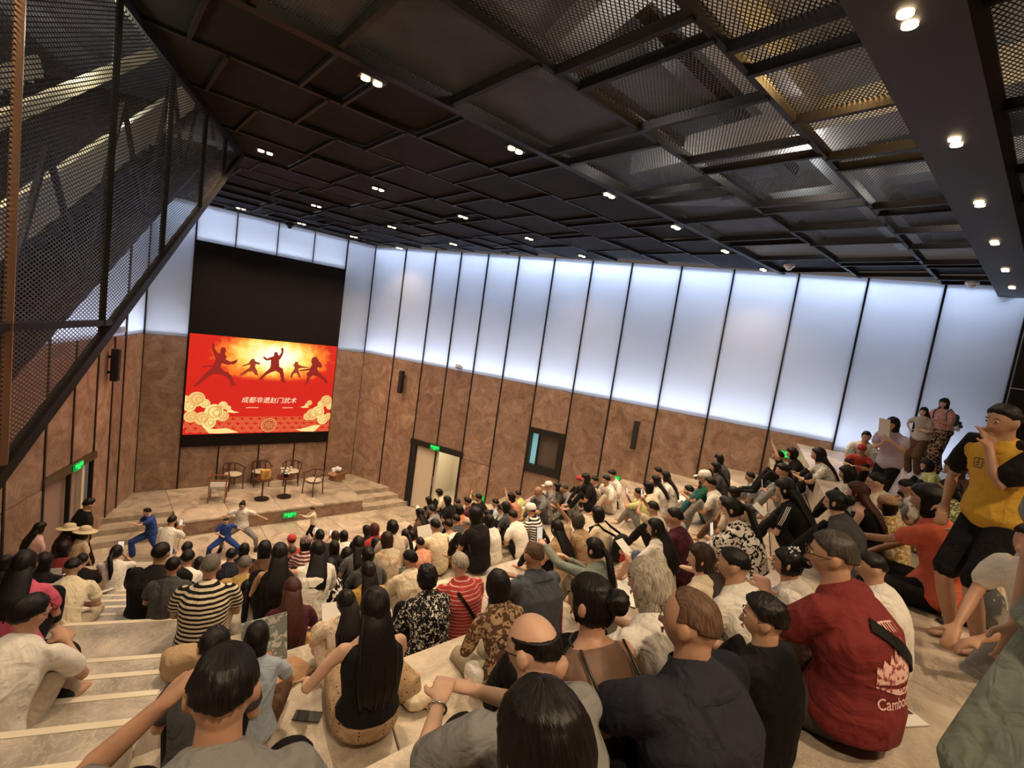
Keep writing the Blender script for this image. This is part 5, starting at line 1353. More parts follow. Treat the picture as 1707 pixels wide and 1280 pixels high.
near['head358'] = pp(357, 1078, 58, 'boy with a round black haircut just in front of the glossy-haired young man', 'dgrey', 'black', 'short', 'k', 'up', 'lap', kid=1, s=.84)
near['plaid'] = pp(830, 975, 44, 'woman with a short black bob in a crumpled brown plaid jacket, white strap across', 'brown/batik/tan', 'khaki', 'bob', 'k', 'edge', 'lap', fem=1, sleeve='long', lean=.22, hunch=.6, s=.95, hy=-.1)
near['jacket'] = pp(889, 925, 42, 'man with a shaved head in a slate blue jacket with red piping', 'slate', 'black', 'thin', 'n', 'up', 'knees', fat=.18, sleeve='long', s=1.02, skin='d', lean=.15, extra=['piping'])
near['redstripe'] = pp(766, 940, 33, 'grey-haired old man in a red shirt with thin pale stripes, black strap across his back', 'red/pinstripe/palepink', 'black', 'grey', 'w', 'edge', 'lap', fat=.14, s=1.0, skin='l', lean=.1, hy=.12, face=0)
near['blackfloral'] = pp(712, 962, 34, 'older woman with curly dark hair in a black blouse with white blossoms', 'black/floral/white', 'black', 'curly', 'k', 'up', 'lap', fem=1, sleeve='elbow', fat=.2, s=.96, skin='m')
near['bundark'] = pp(991, 915, 37, 'woman with a dark ponytail in a grey green top, arm stretched out holding a phone', 'sage', 'khaki', 'pony', 'k', 'up', ((-.24, .58, .62), (-.02, .44, .50)), fem=1, sleeve='long', hy=.2, s=.95, face=1, skin='l')
near['reach'] = near['bundark']
near['maroon2'] = pp(1124, 862, 28, 'person with short dark hair in a plain wine-coloured top', 'wine', 'black', 'short', 'k', 'up', 'lap', s=.98, fem=1, skin='m', face=1, hy=.3)
near['grey1095'] = pp(1092, 880, 31, 'girl with waist-long straight black hair, white tee and blue grey shorts, paper in hand', 'white', 'denim', 'long', 'k', 'up', ((-.14, .40, .34), (-.02, .38, .34)), fem=1, bottom='shorts', s=.93, skin='m', face=1, hy=.45)
near['bwdress'] = pp(1220, 848, 35, 'woman with a long dark ponytail in a black and white printed dress, holding a phone', 'white/batik/black', 'black', 'pony', 'k', 'up', 'low', fem=1, bottom='dress', face=1, hp=.5, lean=.3, hunch=.7, s=.99, skin='l', fat=.15, hy=.2)
near['coral'] = pp(1546, 832, 48, 'smiling woman with a short black bob in a coral tee, cream bag strap across', 'coral', 'black', 'bob', 'k', 'cross', ((-.10, .62, .30), (.18, .44, .16)), fem=1, face=1, D=3.65, fzv=4.65, fat=.22, lean=.12, skin='m', hy=.1)
near['yellowboy'] = pp(1672, 702, 0, 'boy standing at the right edge in a yellow and black tee, hand near chin', 'yellow', 'black', 'short', 'k', 'stand', ((-.02, .20, .55), (.2, .16, .1)), kid=1, face=1, D=2.95, skin='m', bottom='shorts', fzv=4.65, yaw=.95, fat=.08, extra=['yprint'])
near['greendress'] = pp(1885, 690, 0, 'woman in a grey green dress cut by the right edge, arm bent', 'sage', 'sage', 'long', 'k', 'stand', ((-.02, .22, .56), (.25, .02, -.14)), fem=1, D=1.25, fzv=4.65, bottom='dress', sleeve='tee', yaw=.75, fat=.2, skin='l', mx=.006)
near['foodkid'] = pp(1722, 905, 0, 'person in a white tee crouching at the right edge beside the green dress', 'white', 'grey', 'short', 'k', 'kneel', ((-.08, .42, .18), (.08, .40, .16)), D=2.6, fzv=4.65, yaw=.9, skin='m')
near['stripes3'] = pp(1309, 815, 38, 'young woman with glasses in a black tee with three white sleeve stripes, reading a booklet', 'black', 'black', 'long', 'k', 'up', 'low', fem=1, face=1, glasses=1, hp=.45, lean=.25, hunch=.6, s=.99, skin='l', extra=['sleeves3'])
near['blackbun'] = pp(1392, 836, 40, 'woman in glasses with a dark clipped bun and a plain black top', 'dgrey', 'black', 'bun', 'k', 'up', 'lap', fem=1, s=.97, face=1, glasses=1, fat=.12, skin='l')
near['longbare'] = pp(1428, 820, 38, 'woman with long auburn hair and a bare shoulder in a black sleeveless top', 'black', 'black', 'long', 'r', 'up', 'lap', fem=1, sleeve='tank', s=.97, skin='l')
near['glboy'] = pp(1459, 803, 36, 'boy with glasses and messy black hair looking left, cream top', 'cream', 'grey', 'short', 'k', 'up', 'lap', kid=1, face=1, glasses=1, s=.86, skin='l')
near['browncap'] = pp(1478, 842, 36, 'child in a flat brown cap and pale yellow floral top', 'mustard/leaf/cream', 'beige', 'bob', 'k', 'up', 'low', kid=1, fem=1, face=1, D=4.35, fzv=4.65, hat='beret', hatc='tan', skin='m')
near['dark1580'] = pp(1583, 815, 42, 'woman with long straight dark hair and a green leaf-patterned dress', 'olive/leaf/lime', 'olive', 'long', 'k', 'cross', 'lap', fem=1, s=.95, bottom='dress', skin='m')
near['red1590'] = pp(1590, 780, 40, 'woman with reddish dark hair tied back, behind the yellow tee boy', 'brown', 'black', 'bob', 'r', 'up', 'lap', fem=1, s=.95, face=1, skin='m')
near['pony1620'] = pp(1622, 784, 30, 'girl with a dark brown ponytail beside the standing boy in yellow', 'brown/floral/tan', 'black', 'pony', 'b', 'up', 'lap', fem=1, s=.9)
near['short1512'] = pp(1512, 812, 32, 'boy with short black hair bending forward behind the coral tee woman', 'white', 'grey', 'short', 'k', 'up', 'lap', kid=1, s=.82, hp=.6, lean=.4, skin='m', face=1)
# standing group at the top right by the glowing wall
near['bob1490'] = pp(1488, 707, 0, 'standing person with a black bowl cut, pale pink tee and side-striped black trousers', 'lilac', 'black', 'bob', 'k', 'stand', ((-.12, .34, .52), (-.04, .30, .44)), fzv=4.65, D=5.6, yaw=1.2, face=1, skin='l', extra=['sidestripe'])
near['stripe1541'] = pp(1540, 686, 0, 'girl standing in a brown and white striped tee and brown trousers, hand on her hip', 'white/finestripe/brown', 'brown', 'long', 'k', 'stand', ((.02, .2, .28), (.20, .05, .20)), fem=1, fzv=4.65, D=9.0, yaw=1.25, face=1, skin='l', bottom='wide', hairlen=.3)
near['pink1574'] = pp(1574, 672, 0, 'woman standing in a pink blouse and dark flowered skirt with a small backpack', 'palepink/lace/coral', 'black/batik/tan', 'bob', 'k', 'stand', ((.0, .26, .36), (.1, .26, .34)), fem=1, fzv=4.65, D=9.5, yaw=1.2, face=1, fat=.25, skin='l', bottom='skirt', shoes='black')
near['mask1637'] = pp(1637, 671, 0, 'guard in black with a white face mask standing by the wall, hands clasped', 'black', 'black', 'short', 'k', 'stand', 'clasp', fzv=4.65, D=11.0, yaw=2.2, face=1, mask=1, skin='l', shoes='black')
near['white1444'] = pp(1444, 728, 19, 'child in a pale green white tee sitting against the glowing wall', 'white', 'grey', 'short', 'k', 'up', 'lap', kid=1, s=.85, face=1, yaw=1.9, fzv=4.65)
near['red1434'] = pp(1436, 750, 16, 'small child in red with a red cap, below the pale green tee child', 'red', 'black', 'short', 'k', 'up', 'knees', kid=1, s=.75, face=1, yaw=1.5, hat='beret', hatc='red')
# right wall, upper terraces
R3 = 'listeners along the right wall'
pp(1296, 760, 17, 'man in glasses and a black tee raising his hand by the right wall', 'black', 'black', 'short', 'k', 'up', 'raisel', face=1, glasses=1, s=.97, shoes='black', skin='m')
pp(1320, 756, 17, 'woman with dark wavy hair in black next to the man raising his hand', 'black', 'denim', 'curly', 'k', 'up', 'lap', fem=1, s=.93, shoes='black')
pp(1304, 784, 20, 'person in a grey green tee with both hands joined, under the raised hand', 'sage', 'grey', 'short', 'k', 'up', 'low', s=.92, shoes='dgrey', face=1)
pp(1364, 758, 20, 'woman with long black hair in a white printed blouse near the last green exit sign', 'white/lace/grey', 'black', 'long', 'k', 'up', 'knees', fem=1, s=.96, face=1, shoes='black')
pp(1223, 822, 22, 'woman with a low dark bun looking down, head above the printed dress woman', 'tan', 'black', 'bun', 'k', 'up', 'lap', fem=1, s=.92, face=1, hp=.5)
pp(1198, 765, 13, 'girl with dark hair sitting highest against the stone wall', 'dgrey', 'black', 'bob', 'k', 'up', 'lap', fem=1, s=.9, face=1)
pp(1193, 779, 14, 'woman with long dark hair in a dark top behind the white cap', 'dgrey', 'black', 'long', 'k', 'up', 'lap', fem=1, s=.92)
pp(1174, 796, 19, 'older woman with pale hair, white visor, green polo and dark green trousers', 'green', 'teal', 'grey', 'w', 'up', 'knees', fem=1, fat=.25, s=.95, face=1, hat='cap', hatc='white')
pp(1184, 806, 16, 'person in a white shirt half hidden by the woman in green', 'white', 'grey', 'short', 'k', 'up', 'lap', s=.92)
pp(1207, 838, 22, 'boy with short dark hair resting on his hand under the woman in green', 'beige', 'brown', 'short', 'k', 'up', 'chin', kid=1, s=.84, face=1)
pp(1096, 786, 13, 'person with short dark hair farthest up behind the girls in white', 'cream', 'beige', 'short', 'k', 'up', 'lap', s=.9)
pp(1109, 794, 14, 'girl with waist-long black hair in white, right one of the wall pair', 'white', 'cream', 'long', 'k', 'up', 'lap', fem=1, s=.93, bottom='dress')
pp(1093, 801, 14, 'girl with shorter black hair in white, left one of the wall pair', 'white', 'cream', 'long', 'k', 'up', 'lap', fem=1, s=.92, bottom='dress', hairlen=.3)
pp(1080, 812, 15, 'girl in a loose cream shirt in front of the pair in white', 'cream', 'beige', 'bob', 'k', 'up', 'lap', fem=1, s=.9)
pp(1064, 822, 15, 'child in a yellow green top below the green exit sign', 'lime', 'grey', 'short', 'k', 'up', 'phone', kid=1, s=.82, face=1)
pp(1088, 847, 20, 'person with both arms held up filming above the long-haired girl', 'beige', 'black', 'short', 'k', 'up', 'high', s=.95)
pp(1020, 791, 16, 'man in a white tee leaning back on his arm by the right wall', 'white', 'black', 'short', 'k', 'long', 'back', s=1.0, face=1, yaw=1.4, hp=.3)
pp(1010, 800, 14, 'person in a white tee shoulder to shoulder with the man leaning on his arm', 'white', 'beige', 'short', 'k', 'up', 'lap', s=.95, yaw=1.2)
pp(991, 801, 15, 'man in a black shirt sitting upright by the wall between two white tees', 'dgrey', 'black', 'short', 'k', 'up', 'lap', s=1.0, face=1, yaw=1.0)
pp(976, 797, 14, 'person with dark hair in a black top right under the wall window edge', 'black', 'black', 'bob', 'k', 'up', 'lap', s=.95, yaw=.9)
pp(968, 816, 15, 'man in a white tee and khaki trousers bent over his raised knees', 'white', 'khaki', 'short', 'b', 'up', 'hug', s=1.02, lean=.55, hunch=.9, hp=.7, face=1, yaw=1.25, shoes='white')
pp(940, 814, 15, 'grey-haired man in a grey shirt hugging his knees below the wall window', 'grey', 'sage', 'grey', 's', 'up', 'hug', s=1.0, lean=.35, hunch=.8, face=1, yaw=1.1)
pp(914, 810, 14, 'man in a white sun cap and grey shirt below the wall window', 'grey', 'dgrey', 'short', 'k', 'up', 'lap', s=.95, face=1, hat='cap', hatc='white', yaw=.9)
pp(897, 819, 15, 'bald old man in a pale grey shirt facing left below the wall window', 'grey/vstripe/dgrey', 'dgrey', 'bald', 'g', 'up', 'knees', s=.98, face=1, lean=.35, yaw=1.2, skin='d')
pp(929, 812, 14, 'woman in grey with glasses beside the man hugging his knees', 'dgrey', 'grey', 'curly', 'k', 'up', 'lap', fem=1, s=.93, face=1, glasses=1, yaw=.8)
pp(966, 800, 14, 'person in a red knitted hat sitting low by the wall', 'maroon', 'black', 'short', 'k', 'up', 'lap', kid=1, s=.85, hat='beret', hatc='red', yaw=.9)
# middle right
pp(884, 850, 18, 'man in a white baseball cap and black and white striped tee', 'white/hstripe/black', 'black', 'short', 'k', 'up', 'lap', s=1.0, hat='cap', hatc='white', fat=.1, face=1)
pp(854, 860, 19, 'person in a white tee sitting curled beside the striped tee man', 'white', 'black', 'short', 'k', 'up', 'lap', s=.98, lean=.3, hunch=.8)
pp(815, 868, 18, 'woman in a white tee with a patterned black bag at her side', 'white', 'black', 'bob', 'k', 'up', 'lap', fem=1, s=.96)
pp(843, 845, 16, 'girl with black hair behind the curled person in white', 'dgrey', 'black', 'bob', 'k', 'up', 'lap', fem=1, s=.9)
pp(852, 829, 13, 'woman in a red floral top with one arm raised by the wall', 'red/lace/cream', 'black', 'bob', 'k', 'up', 'raisel', fem=1, s=.93)
pp(863, 824, 12, 'child in a yellow top against the wall', 'lime', 'grey', 'short', 'k', 'up', 'lap', kid=1, s=.82)
pp(901, 890, 19, 'girl with a black ponytail and red collar in front of the striped tee man', 'maroon', 'black', 'pony', 'k', 'up', 'lap', fem=1, kid=1, s=.82)
pp(928, 880, 22, 'woman with straight long black hair under a raised hand', 'tan', 'black', 'long', 'k', 'up', 'raise', fem=1, s=.92)
pp(962, 868, 24, 'woman with braided silver-threaded hair and a tan shawl', 'tan', 'tan', 'curly', 's', 'up', 'lap', fem=1, s=.95)
pp(996, 857, 21, 'girl with black hair carrying a red and black backpack, cream top', 'cream', 'black', 'bob', 'k', 'up', 'lap', fem=1, s=.92)
# middle of the hall
pp(778, 872, 19, 'balding man in a grey green shirt beside the patterned bag', 'sage', 'dgrey', 'bald', 'g', 'up', 'lap', fat=.22, s=1.0, skin='m')
pp(747, 875, 17, 'man in a white tank top with a child on his far side', 'white', 'black', 'short', 'k', 'up', 'lap', sleeve='tank', s=.98)
pp(725, 876, 21, 'man in a cream shirt reading a large white sheet', 'cream', 'black', 'short', 'k', 'up', 'low', s=.98)
pp(760, 866, 16, 'person with black hair and dark collar between the white tank top and the bald man', 'dgrey', 'black', 'short', 'k', 'up', 'lap', s=.93)
pp(765, 850, 16, 'woman in a tan scarf in the row behind the bald man', 'tan/batik/coral', 'black', 'curly', 'k', 'up', 'lap', fem=1, s=.93)
pp(792, 858, 21, 'person with broad black hair right of the tan scarf', 'black', 'black', 'bob', 'k', 'up', 'lap', fem=1, s=.95)
pp(812, 858, 18, 'person with black hair in a dark green patterned shirt', 'dgrey/leaf/sage', 'black', 'short', 'k', 'up', 'lap', s=.95)
pp(834, 848, 16, 'person with black hair in a grey hooded top behind the patterned bag', 'grey', 'black', 'short', 'k', 'up', 'lap', s=.92)
pp(797, 830, 13, 'person in black clapping with hands held up near the right wall', 'black', 'black', 'short', 'k', 'up', 'high', s=.97)
pp(745, 834, 17, 'woman with a big round black hairdo in black in front of the doorway', 'black', 'black', 'bob', 'k', 'up', 'lap', fem=1, s=.97)
pp(762, 838, 13, 'boy in a black polo with white trim in front of the doorway', 'black', 'black', 'short', 'k', 'up', 'lap', kid=1, s=.88)
pp(779, 836, 13, 'person in dark maroon with black hair, left of the clapping person', 'wine', 'black', 'short', 'k', 'up', 'lap', s=.92)
pp(714, 834, 15, 'boy with round black hair nearest the doorway jamb', 'dgrey', 'black', 'bob', 'k', 'up', 'low', kid=1, s=.88)
pp(732, 821, 14, 'person with fluffy black hair looking down inside the doorway', 'cream', 'black', 'curly', 'k', 'up', 'lap', s=.93, hp=.5)
pp(699, 855, 20, 'woman with straight black hair and a brown off-shoulder top at the front of the crowd', 'brown', 'black', 'long', 'k', 'up', 'lap', fem=1, s=.96, hairlen=.3)
pp(676, 891, 18, 'girl with a low ponytail in a white tee next to the cream floral blouse', 'white', 'black', 'pony', 'k', 'up', 'lap', fem=1, s=.92)
pp(654, 879, 22, 'person with fluffy black hair and a mustard scarf in the front row', 'beige', 'black', 'curly', 'k', 'up', 'lap', s=.93)
pp(645, 899, 22, 'woman with chestnut hair in a long beige blouse printed with flowers', 'beige/camo/tan', 'beige', 'bob', 'b', 'up', 'lap', fem=1, sleeve='long', fat=.1, s=.98)
pp(686, 892, 15, 'girl with dark hair close behind the white paper sheet', 'coral/vstripe/palepink', 'black', 'bob', 'k', 'up', 'lap', fem=1, kid=1, s=.84)
pp(683, 932, 25, 'boy in a cream shirt with short black hair, holding a pale-cased phone', 'cream', 'beige', 'short', 'k', 'up', 'low', kid=1, s=.85, lean=.25, hunch=.7, hy=.5, face=1)
pp(627, 906, 18, 'person with black hair and pale jacket left of the chestnut-haired woman', 'white', 'black', 'bob', 'k', 'up', 'lap', fem=1, s=.92)
pp(624, 882, 17, 'woman with a dark red tint in her black hair, rightmost of the front row pair', 'red', 'black', 'bob', 'r', 'up', 'lap', fem=1, s=.93)
pp(611, 883, 15, 'woman with short black hair, leftmost of the front row pair', 'black', 'black', 'bob', 'k', 'up', 'lap', fem=1, s=.93)
pp(597, 906, 21, 'woman with broad black hair and a grey striped top in the third row', 'dgrey/vstripe/grey', 'black', 'long', 'k', 'up', 'lap', fem=1, s=.95, hairlen=.3)
pp(613, 925, 23, 'woman with a hair clip on top of her dark hair', 'dgrey', 'black', 'bun', 'k', 'up', 'lap', fem=1, s=.93)
pp(614, 953, 28, 'woman with a long tube of dark hair down her back, yellow sleeves', 'mustard', 'black', 'long', 'k', 'up', 'lap', fem=1, s=.92)
pp(573, 893, 15, 'person with round dark hair, right of two heads in front of the small boy', 'white', 'black', 'bob', 'k', 'up', 'lap', fem=1, s=.9)
pp(559, 893, 15, 'person with reddish dark hair, left of two heads in front of the small boy', 'beige', 'black', 'bob', 'b', 'up', 'phone', fem=1, s=.9)
pp(557, 912, 19, 'person with black hair behind the woman in the white shirt', 'black', 'black', 'bob', 'k', 'up', 'lap', fem=1, s=.93)
pp(578, 924, 20, 'person in a green and black dotted shirt with black hair', 'sage/floral/black', 'black', 'bob', 'k', 'up', 'lap', fem=1, s=.93)
pp(530, 917, 27, 'woman with long black hair sliding forward, loose white shirt', 'white', 'black', 'long', 'k', 'up', 'lap', fem=1, sleeve='elbow', fat=.16, s=1.0, lean=.3, hunch=.7, side=.2, hairlen=.3)
pp(533, 892, 18, 'person with a flat black hairdo pinned with white, in front of the white shirt woman', 'navy', 'black', 'bun', 'k', 'up', 'phone', fem=1, s=.93)
pp(509, 906, 20, 'woman in a headscarf of white rings on dark red', 'wine/hstripe/palepink', 'black', 'bob', 'k', 'up', 'lap', fem=1, s=.93, hat='beret', hatc='wine/floral/white/2')
pp(486, 901, 16, 'child in a red cap at the front of the crowd', 'red', 'black', 'short', 'k', 'up', 'lap', kid=1, s=.84, hat='cap', hatc='red')
pp(487, 918, 18, 'person with thinning grey brown hair behind the red cap', 'wine', 'black', 'thin', 's', 'up', 'lap', s=.92)
pp(466, 922, 28, 'woman with black hair in a strappy black dress with bare shoulders', 'black', 'black', 'long', 'k', 'up', 'lap', fem=1, sleeve='tank', s=1.0, bottom='dress')
pp(441, 915, 25, 'woman with thick black hair in a rust top left of the strappy black dress', 'brown', 'black', 'bob', 'k', 'up', 'lap', fem=1, s=.97)
pp(487, 982, 32, 'woman with dark red long hair and a gold pleated skirt on a woven mat', 'wine', 'mustard/vstripe/tan', 'long', 'r', 'cross', 'lap', fem=1, s=.99, bottom='skirt', hp=.5)
pp(413, 982, 28, 'woman with a tied-up black hairdo in a cream tee in front of the mustard scarf', 'white', 'black', 'pony', 'k', 'up', 'lap', fem=1, s=.98, fat=.12)
pp(408, 940, 26, 'old man with close-cut grey hair and a mustard patterned shirt', 'mustard/leaf/tan', 'black', 'buzz', 'g', 'up', 'lap', s=.97, fat=.12)
pp(407, 916, 18, 'child with black hair in black at the left end of the front crowd', 'black', 'black', 'bob', 'k', 'up', 'lap', kid=1, s=.86)
pp(351, 944, 26, 'old man with grey hair in a black and cream striped shirt on a cream cushion', 'cream/hstripe/black/.8', 'beige', 'grey', 'g', 'up', 'lap', s=.98, fat=.12)
pp(313, 930, 25, 'man with short black hair in a cream white tee left of the striped shirt', 'white', 'grey', 'short', 'k', 'up', 'lap', s=.97)
pp(332, 938, 17, 'small child with black hair between the cream tee and the striped shirt', 'white', 'black', 'bob', 'k', 'up', 'lap', kid=1, s=.74)
pp(288, 944, 24, 'child with black hair leaning against the cream tee man', 'dgrey', 'black', 'short', 'k', 'up', 'lap', kid=1, s=.82)
pp(312, 914, 22, 'person with dark hair standing out above the cream tee man', 'dgrey', 'black', 'short', 'k', 'up', 'lap', s=.9)
# left side
pp(194, 920, 24, 'girl with a ponytail in a white tee filming with a phone on the left steps', 'white', 'black', 'pony', 'k', 'up', 'phone', fem=1, s=.93, face=1, hy=-.3, yaw=-.25)
pp(137, 934, 22, 'child in a black tee and dark red trousers sitting on the left steps', 'black', 'maroon', 'short', 'k', 'up', 'lap', kid=1, s=.84, yaw=-.2)
pp(121, 946, 21, 'person in a beige tee bent forward beside the straw mat', 'cream', 'beige', 'short', 'k', 'cross', 'lap', s=.88, lean=.5, hunch=.9, hp=.6, yaw=-.2)
pp(73, 936, 33, 'woman with black hair in black and a patterned skirt holding a white leaflet', 'black', 'black/floral/white', 'bob', 'k', 'up', 'low', fem=1, s=.93, bottom='skirt', yaw=-.3)
pp(40, 940, 42, 'woman with long wavy black hair in a bright pink top at the left edge', 'pink', 'black', 'long', 'k', 'up', 'lap', fem=1, s=1.0, fat=.14, yaw=-.3, hairlen=.3)
pp(8, 937, 32, 'person with dark hair cut off by the left edge, behind the pink top', 'black', 'black', 'bob', 'k', 'up', 'lap', s=.95, face=1)
# standing on the lower floor at the left
pp(67, 880, 0, 'woman with long dark hair and a pale pink top standing by the left door', 'palepink', 'palepink', 'long', 'k', 'stand', 'clasp', fem=1, s=.93, fzv=.39, bottom='skirt', hairlen=1)
pp(149, 840, 0, 'man in a black shirt standing on the left steps with his back turned', 'black', 'black', 'short', 'k', 'stand', 'hang', s=1.06, fzv=.14, fat=.2)
pp(116, 884, 0, 'woman in a wide straw hat and rust brown dress', 'brown', 'brown', 'long', 'k', 'stand', 'clasp', fem=1, s=.9, fzv=0.0, bottom='dress', hat='straw', hr=-.12)
pp(142, 888, 0, 'woman in a wide straw hat and cream embroidered dress leaning to the right', 'cream/lace/tan', 'cream', 'bob', 'k', 'stand', ((-.1, .2, .1), (.24, .2, -.04)), fem=1, s=.88, fzv=0.0, bottom='dress', hat='straw', side=.1, sleeve='tee')
pp(287, 868, 0, 'man in a white polo crouching forward to film the performers with a phone', 'white', 'white', 'short', 'k', 'stand', ((-.02, .42, .48), (.06, .42, .46)), s=.97, fzv=0.0, lean=.7, hunch=.6, face=1, yaw=-.75)
# performers on the floor before the stage
pp(245, 853, 0, 'young performer in a blue tunic and trousers with white sleeves in a deep lunge', 'blue', 'blue', 'short', 'k', 'lunge', 'guard', kid=1, s=.82, fzv=0.0, sleeve='tee', yaw=1.75, face=1, bottom='wide', lean=.25, skin='l')
pp(377, 868, 0, 'child performer in dark blue crouched with one pale sleeve stretched to the left', 'blue', 'blue', 'short', 'k', 'wide', ((-.50, .2, .42), (.1, .3, .3)), kid=1, s=.70, fzv=0.0, yaw=2.9, face=1, bottom='wide', skin='l', sleeve='tee')
pp(404, 842, 0, 'woman performer in white with grey leggings holding a very wide lunge', 'white', 'grey', 'bun', 'k', 'wide', 'spread', fem=1, s=.93, fzv=0.0, yaw=2.75, face=1, skin='l', shoes='black', sleeve='tee')
pp(520, 849, 0, 'small boy performer in a cream jacket and black trousers with fists forward', 'cream', 'black', 'short', 'k', 'stride', 'guard', kid=1, s=.60, fzv=0.0, yaw=1.4, face=1, skin='l', sleeve='long')

pp(590, 912, 18, 'woman with black hair and a white lace collar behind the front pair', 'cream/lace/grey', 'black', 'bob', 'k', 'up', 'lap', fem=1, s=.92)
pp(700, 905, 17, 'child with black hair and a salmon striped top beside the white sheet', 'coral/vstripe/cream', 'black', 'short', 'k', 'up', 'lap', kid=1, s=.8)
pp(665, 905, 18, 'girl in a pale lilac tee just left of the low ponytail girl', 'lilac', 'black', 'bob', 'k', 'up', 'lap', fem=1, s=.9)
pp(450, 945, 24, 'woman with black hair and grey stripes left of the strappy black dress', 'dgrey/pinstripe/grey', 'black', 'bob', 'k', 'up', 'lap', fem=1, s=.93)
pp(385, 925, 20, 'child in navy with black hair above the mustard patterned shirt', 'navy', 'black', 'short', 'k', 'up', 'lap', kid=1, s=.82)
pp(550, 945, 24, 'woman in a black and white checked top behind the loose white shirt', 'black/camo/white', 'black', 'bob', 'k', 'up', 'lap', fem=1, s=.93)
pp(720, 850, 14, 'person in a grey polo close to the boy by the doorway jamb', 'grey', 'black', 'short', 'k', 'up', 'lap', s=.93)
pp(825, 838, 14, 'person with a pale blue tee right of the clapping person', 'ltblue', 'black', 'short', 'k', 'up', 'lap', s=.93)
pp(1148, 818, 16, 'person in a beige tee left of the woman in green', 'beige', 'grey', 'short', 'k', 'up', 'lap', s=.93, face=1)
pp(1250, 795, 16, 'boy in a pale blue tee on the open terrace below the raised hand man', 'ltblue', 'grey', 'short', 'k', 'up', 'lap', kid=1, s=.85, face=1)
pp(1412, 790, 26, 'person with dark hair in a white patterned top behind the clipped bun woman', 'white/lace/grey', 'black', 'bob', 'k', 'up', 'lap', fem=1, s=.92, face=1)
pp(1545, 775, 22, 'woman in a pale yellow top behind the bending short-haired boy', 'lime', 'black', 'bob', 'k', 'up', 'lap', fem=1, s=.9, face=1)
pp(105, 915, 26, 'girl with a dark bob in maroon on the left steps', 'maroon', 'black', 'bob', 'k', 'up', 'lap', fem=1, s=.88, yaw=-.2)
# ------------------------------------------------------------------ things held, worn across the body or lying about
M_PAPER = flat('white_paper', (.78, .76, .72), .8); M_MAG = cloth((.30, .33, .30), 'leaf', (.70, .68, .62), .8)
def hold(key, label, k=1, both=False, size=(.075, .008, .15), mat=None, lit=True, cat='phone', name='phone', dz=.04, tilt=-.2, yaw=0.0):
    root, P, sc_, hd, R = PERS[key]
    s, e, w_ = P['arm'][k]; h = w_ + (w_ - e).normalized() * .09
    if both:
        s2, e2, w2 = P['arm'][1 - k]; h = (h + w2 + (w2 - e2).normalized() * .09) / 2
    p = root.matrix_basis @ (h + V3(0, .02, dz))
    o = empty(name, p, root.rotation_euler.z + yaw); o.rotation_euler[0] = tilt; tag(o, label, cat)
    bm = bmesh.new(); box(bm, (0, 0, 0), size); obj('body' if cat == 'phone' else 'sheet', bm, mat or M_BLACK, o)
    if lit:
        bm = bmesh.new(); box(bm, (0, -size[1] / 2 - .0015, 0), (size[0] * .9, .002, size[2] * .92)); obj('display', bm, M_PHONE, o)
    return o
hold((991, 915), 'phone held out in the grey green woman\'s hand', 0)
hold((1220, 848), 'black phone held by the woman in the black and white dress', both=True)
hold((287, 868), 'phone raised by the man in the white polo', both=True, dz=.06)
hold((194, 920), 'phone raised by the ponytail girl on the left steps', both=True, dz=.05)
hold((683, 932), 'phone with a pale patterned case held by the cream shirt boy', both=True, mat=M_MAG, lit=False)
hold((533, 892), 'bright phone held up before the white hair pins', both=True, dz=.05)
hold((559, 893), 'phone held up left of the two heads by the small boy', both=True, dz=.05)
hold((1088, 847), 'phone held high above the long-haired girl', both=True, dz=.04)
hold((1064, 822), 'phone held by the child in yellow green below the exit sign', both=True, dz=.04)
hold((1296, 760), 'phone in the raised hand of the man by the right wall', 0, dz=.06)
hold((1304, 784), 'phone between the hands of the grey green tee person', both=True)
hold((1092, 880), 'small white paper in the hand of the long-haired girl', 1, size=(.14, .003, .2), mat=M_PAPER, lit=False, cat='leaflet', name='leaflet', tilt=-1.0)
hold((725, 876), 'large white paper sheet held up left of the cream shirt man', 0, size=(.30, .003, .24), mat=M_PAPER, lit=False, cat='paper', name='paper_sheet', dz=.12, tilt=-.4)
hold((73, 936), 'white folded leaflet in the hand of the woman in black at left', both=True, size=(.16, .004, .12), mat=M_PAPER, lit=False, cat='leaflet', name='leaflet', dz=.05)
hold((577, 1003), 'pale leaflet read by the girl in the lace dress', both=True, size=(.20, .004, .16), mat=M_PAPER, lit=False, cat='leaflet', name='leaflet', tilt=-.8)
hold((428, 1062), 'open magazine with pictures held up by the child in pale blue', both=True, size=(.26, .006, .28), mat=M_MAG, lit=False, cat='magazine', name='magazine', dz=.08, tilt=-.3, yaw=.3)
hold((1309, 815), 'white booklet open in the hands of the striped-sleeve woman', both=True, size=(.22, .008, .16), mat=M_PAPER, lit=False, cat='booklet', name='booklet', tilt=-1.0)
hold((714, 834), 'open white paper in front of the boy by the doorway', both=True, size=(.24, .004, .2), mat=M_PAPER, lit=False, cat='paper', name='paper_sheet', tilt=-.9)
hold((1488, 707), 'white paper in the hand of the person with the bowl cut', 0, size=(.12, .004, .2), mat=M_PAPER, lit=False, cat='leaflet', name='leaflet', dz=.1)

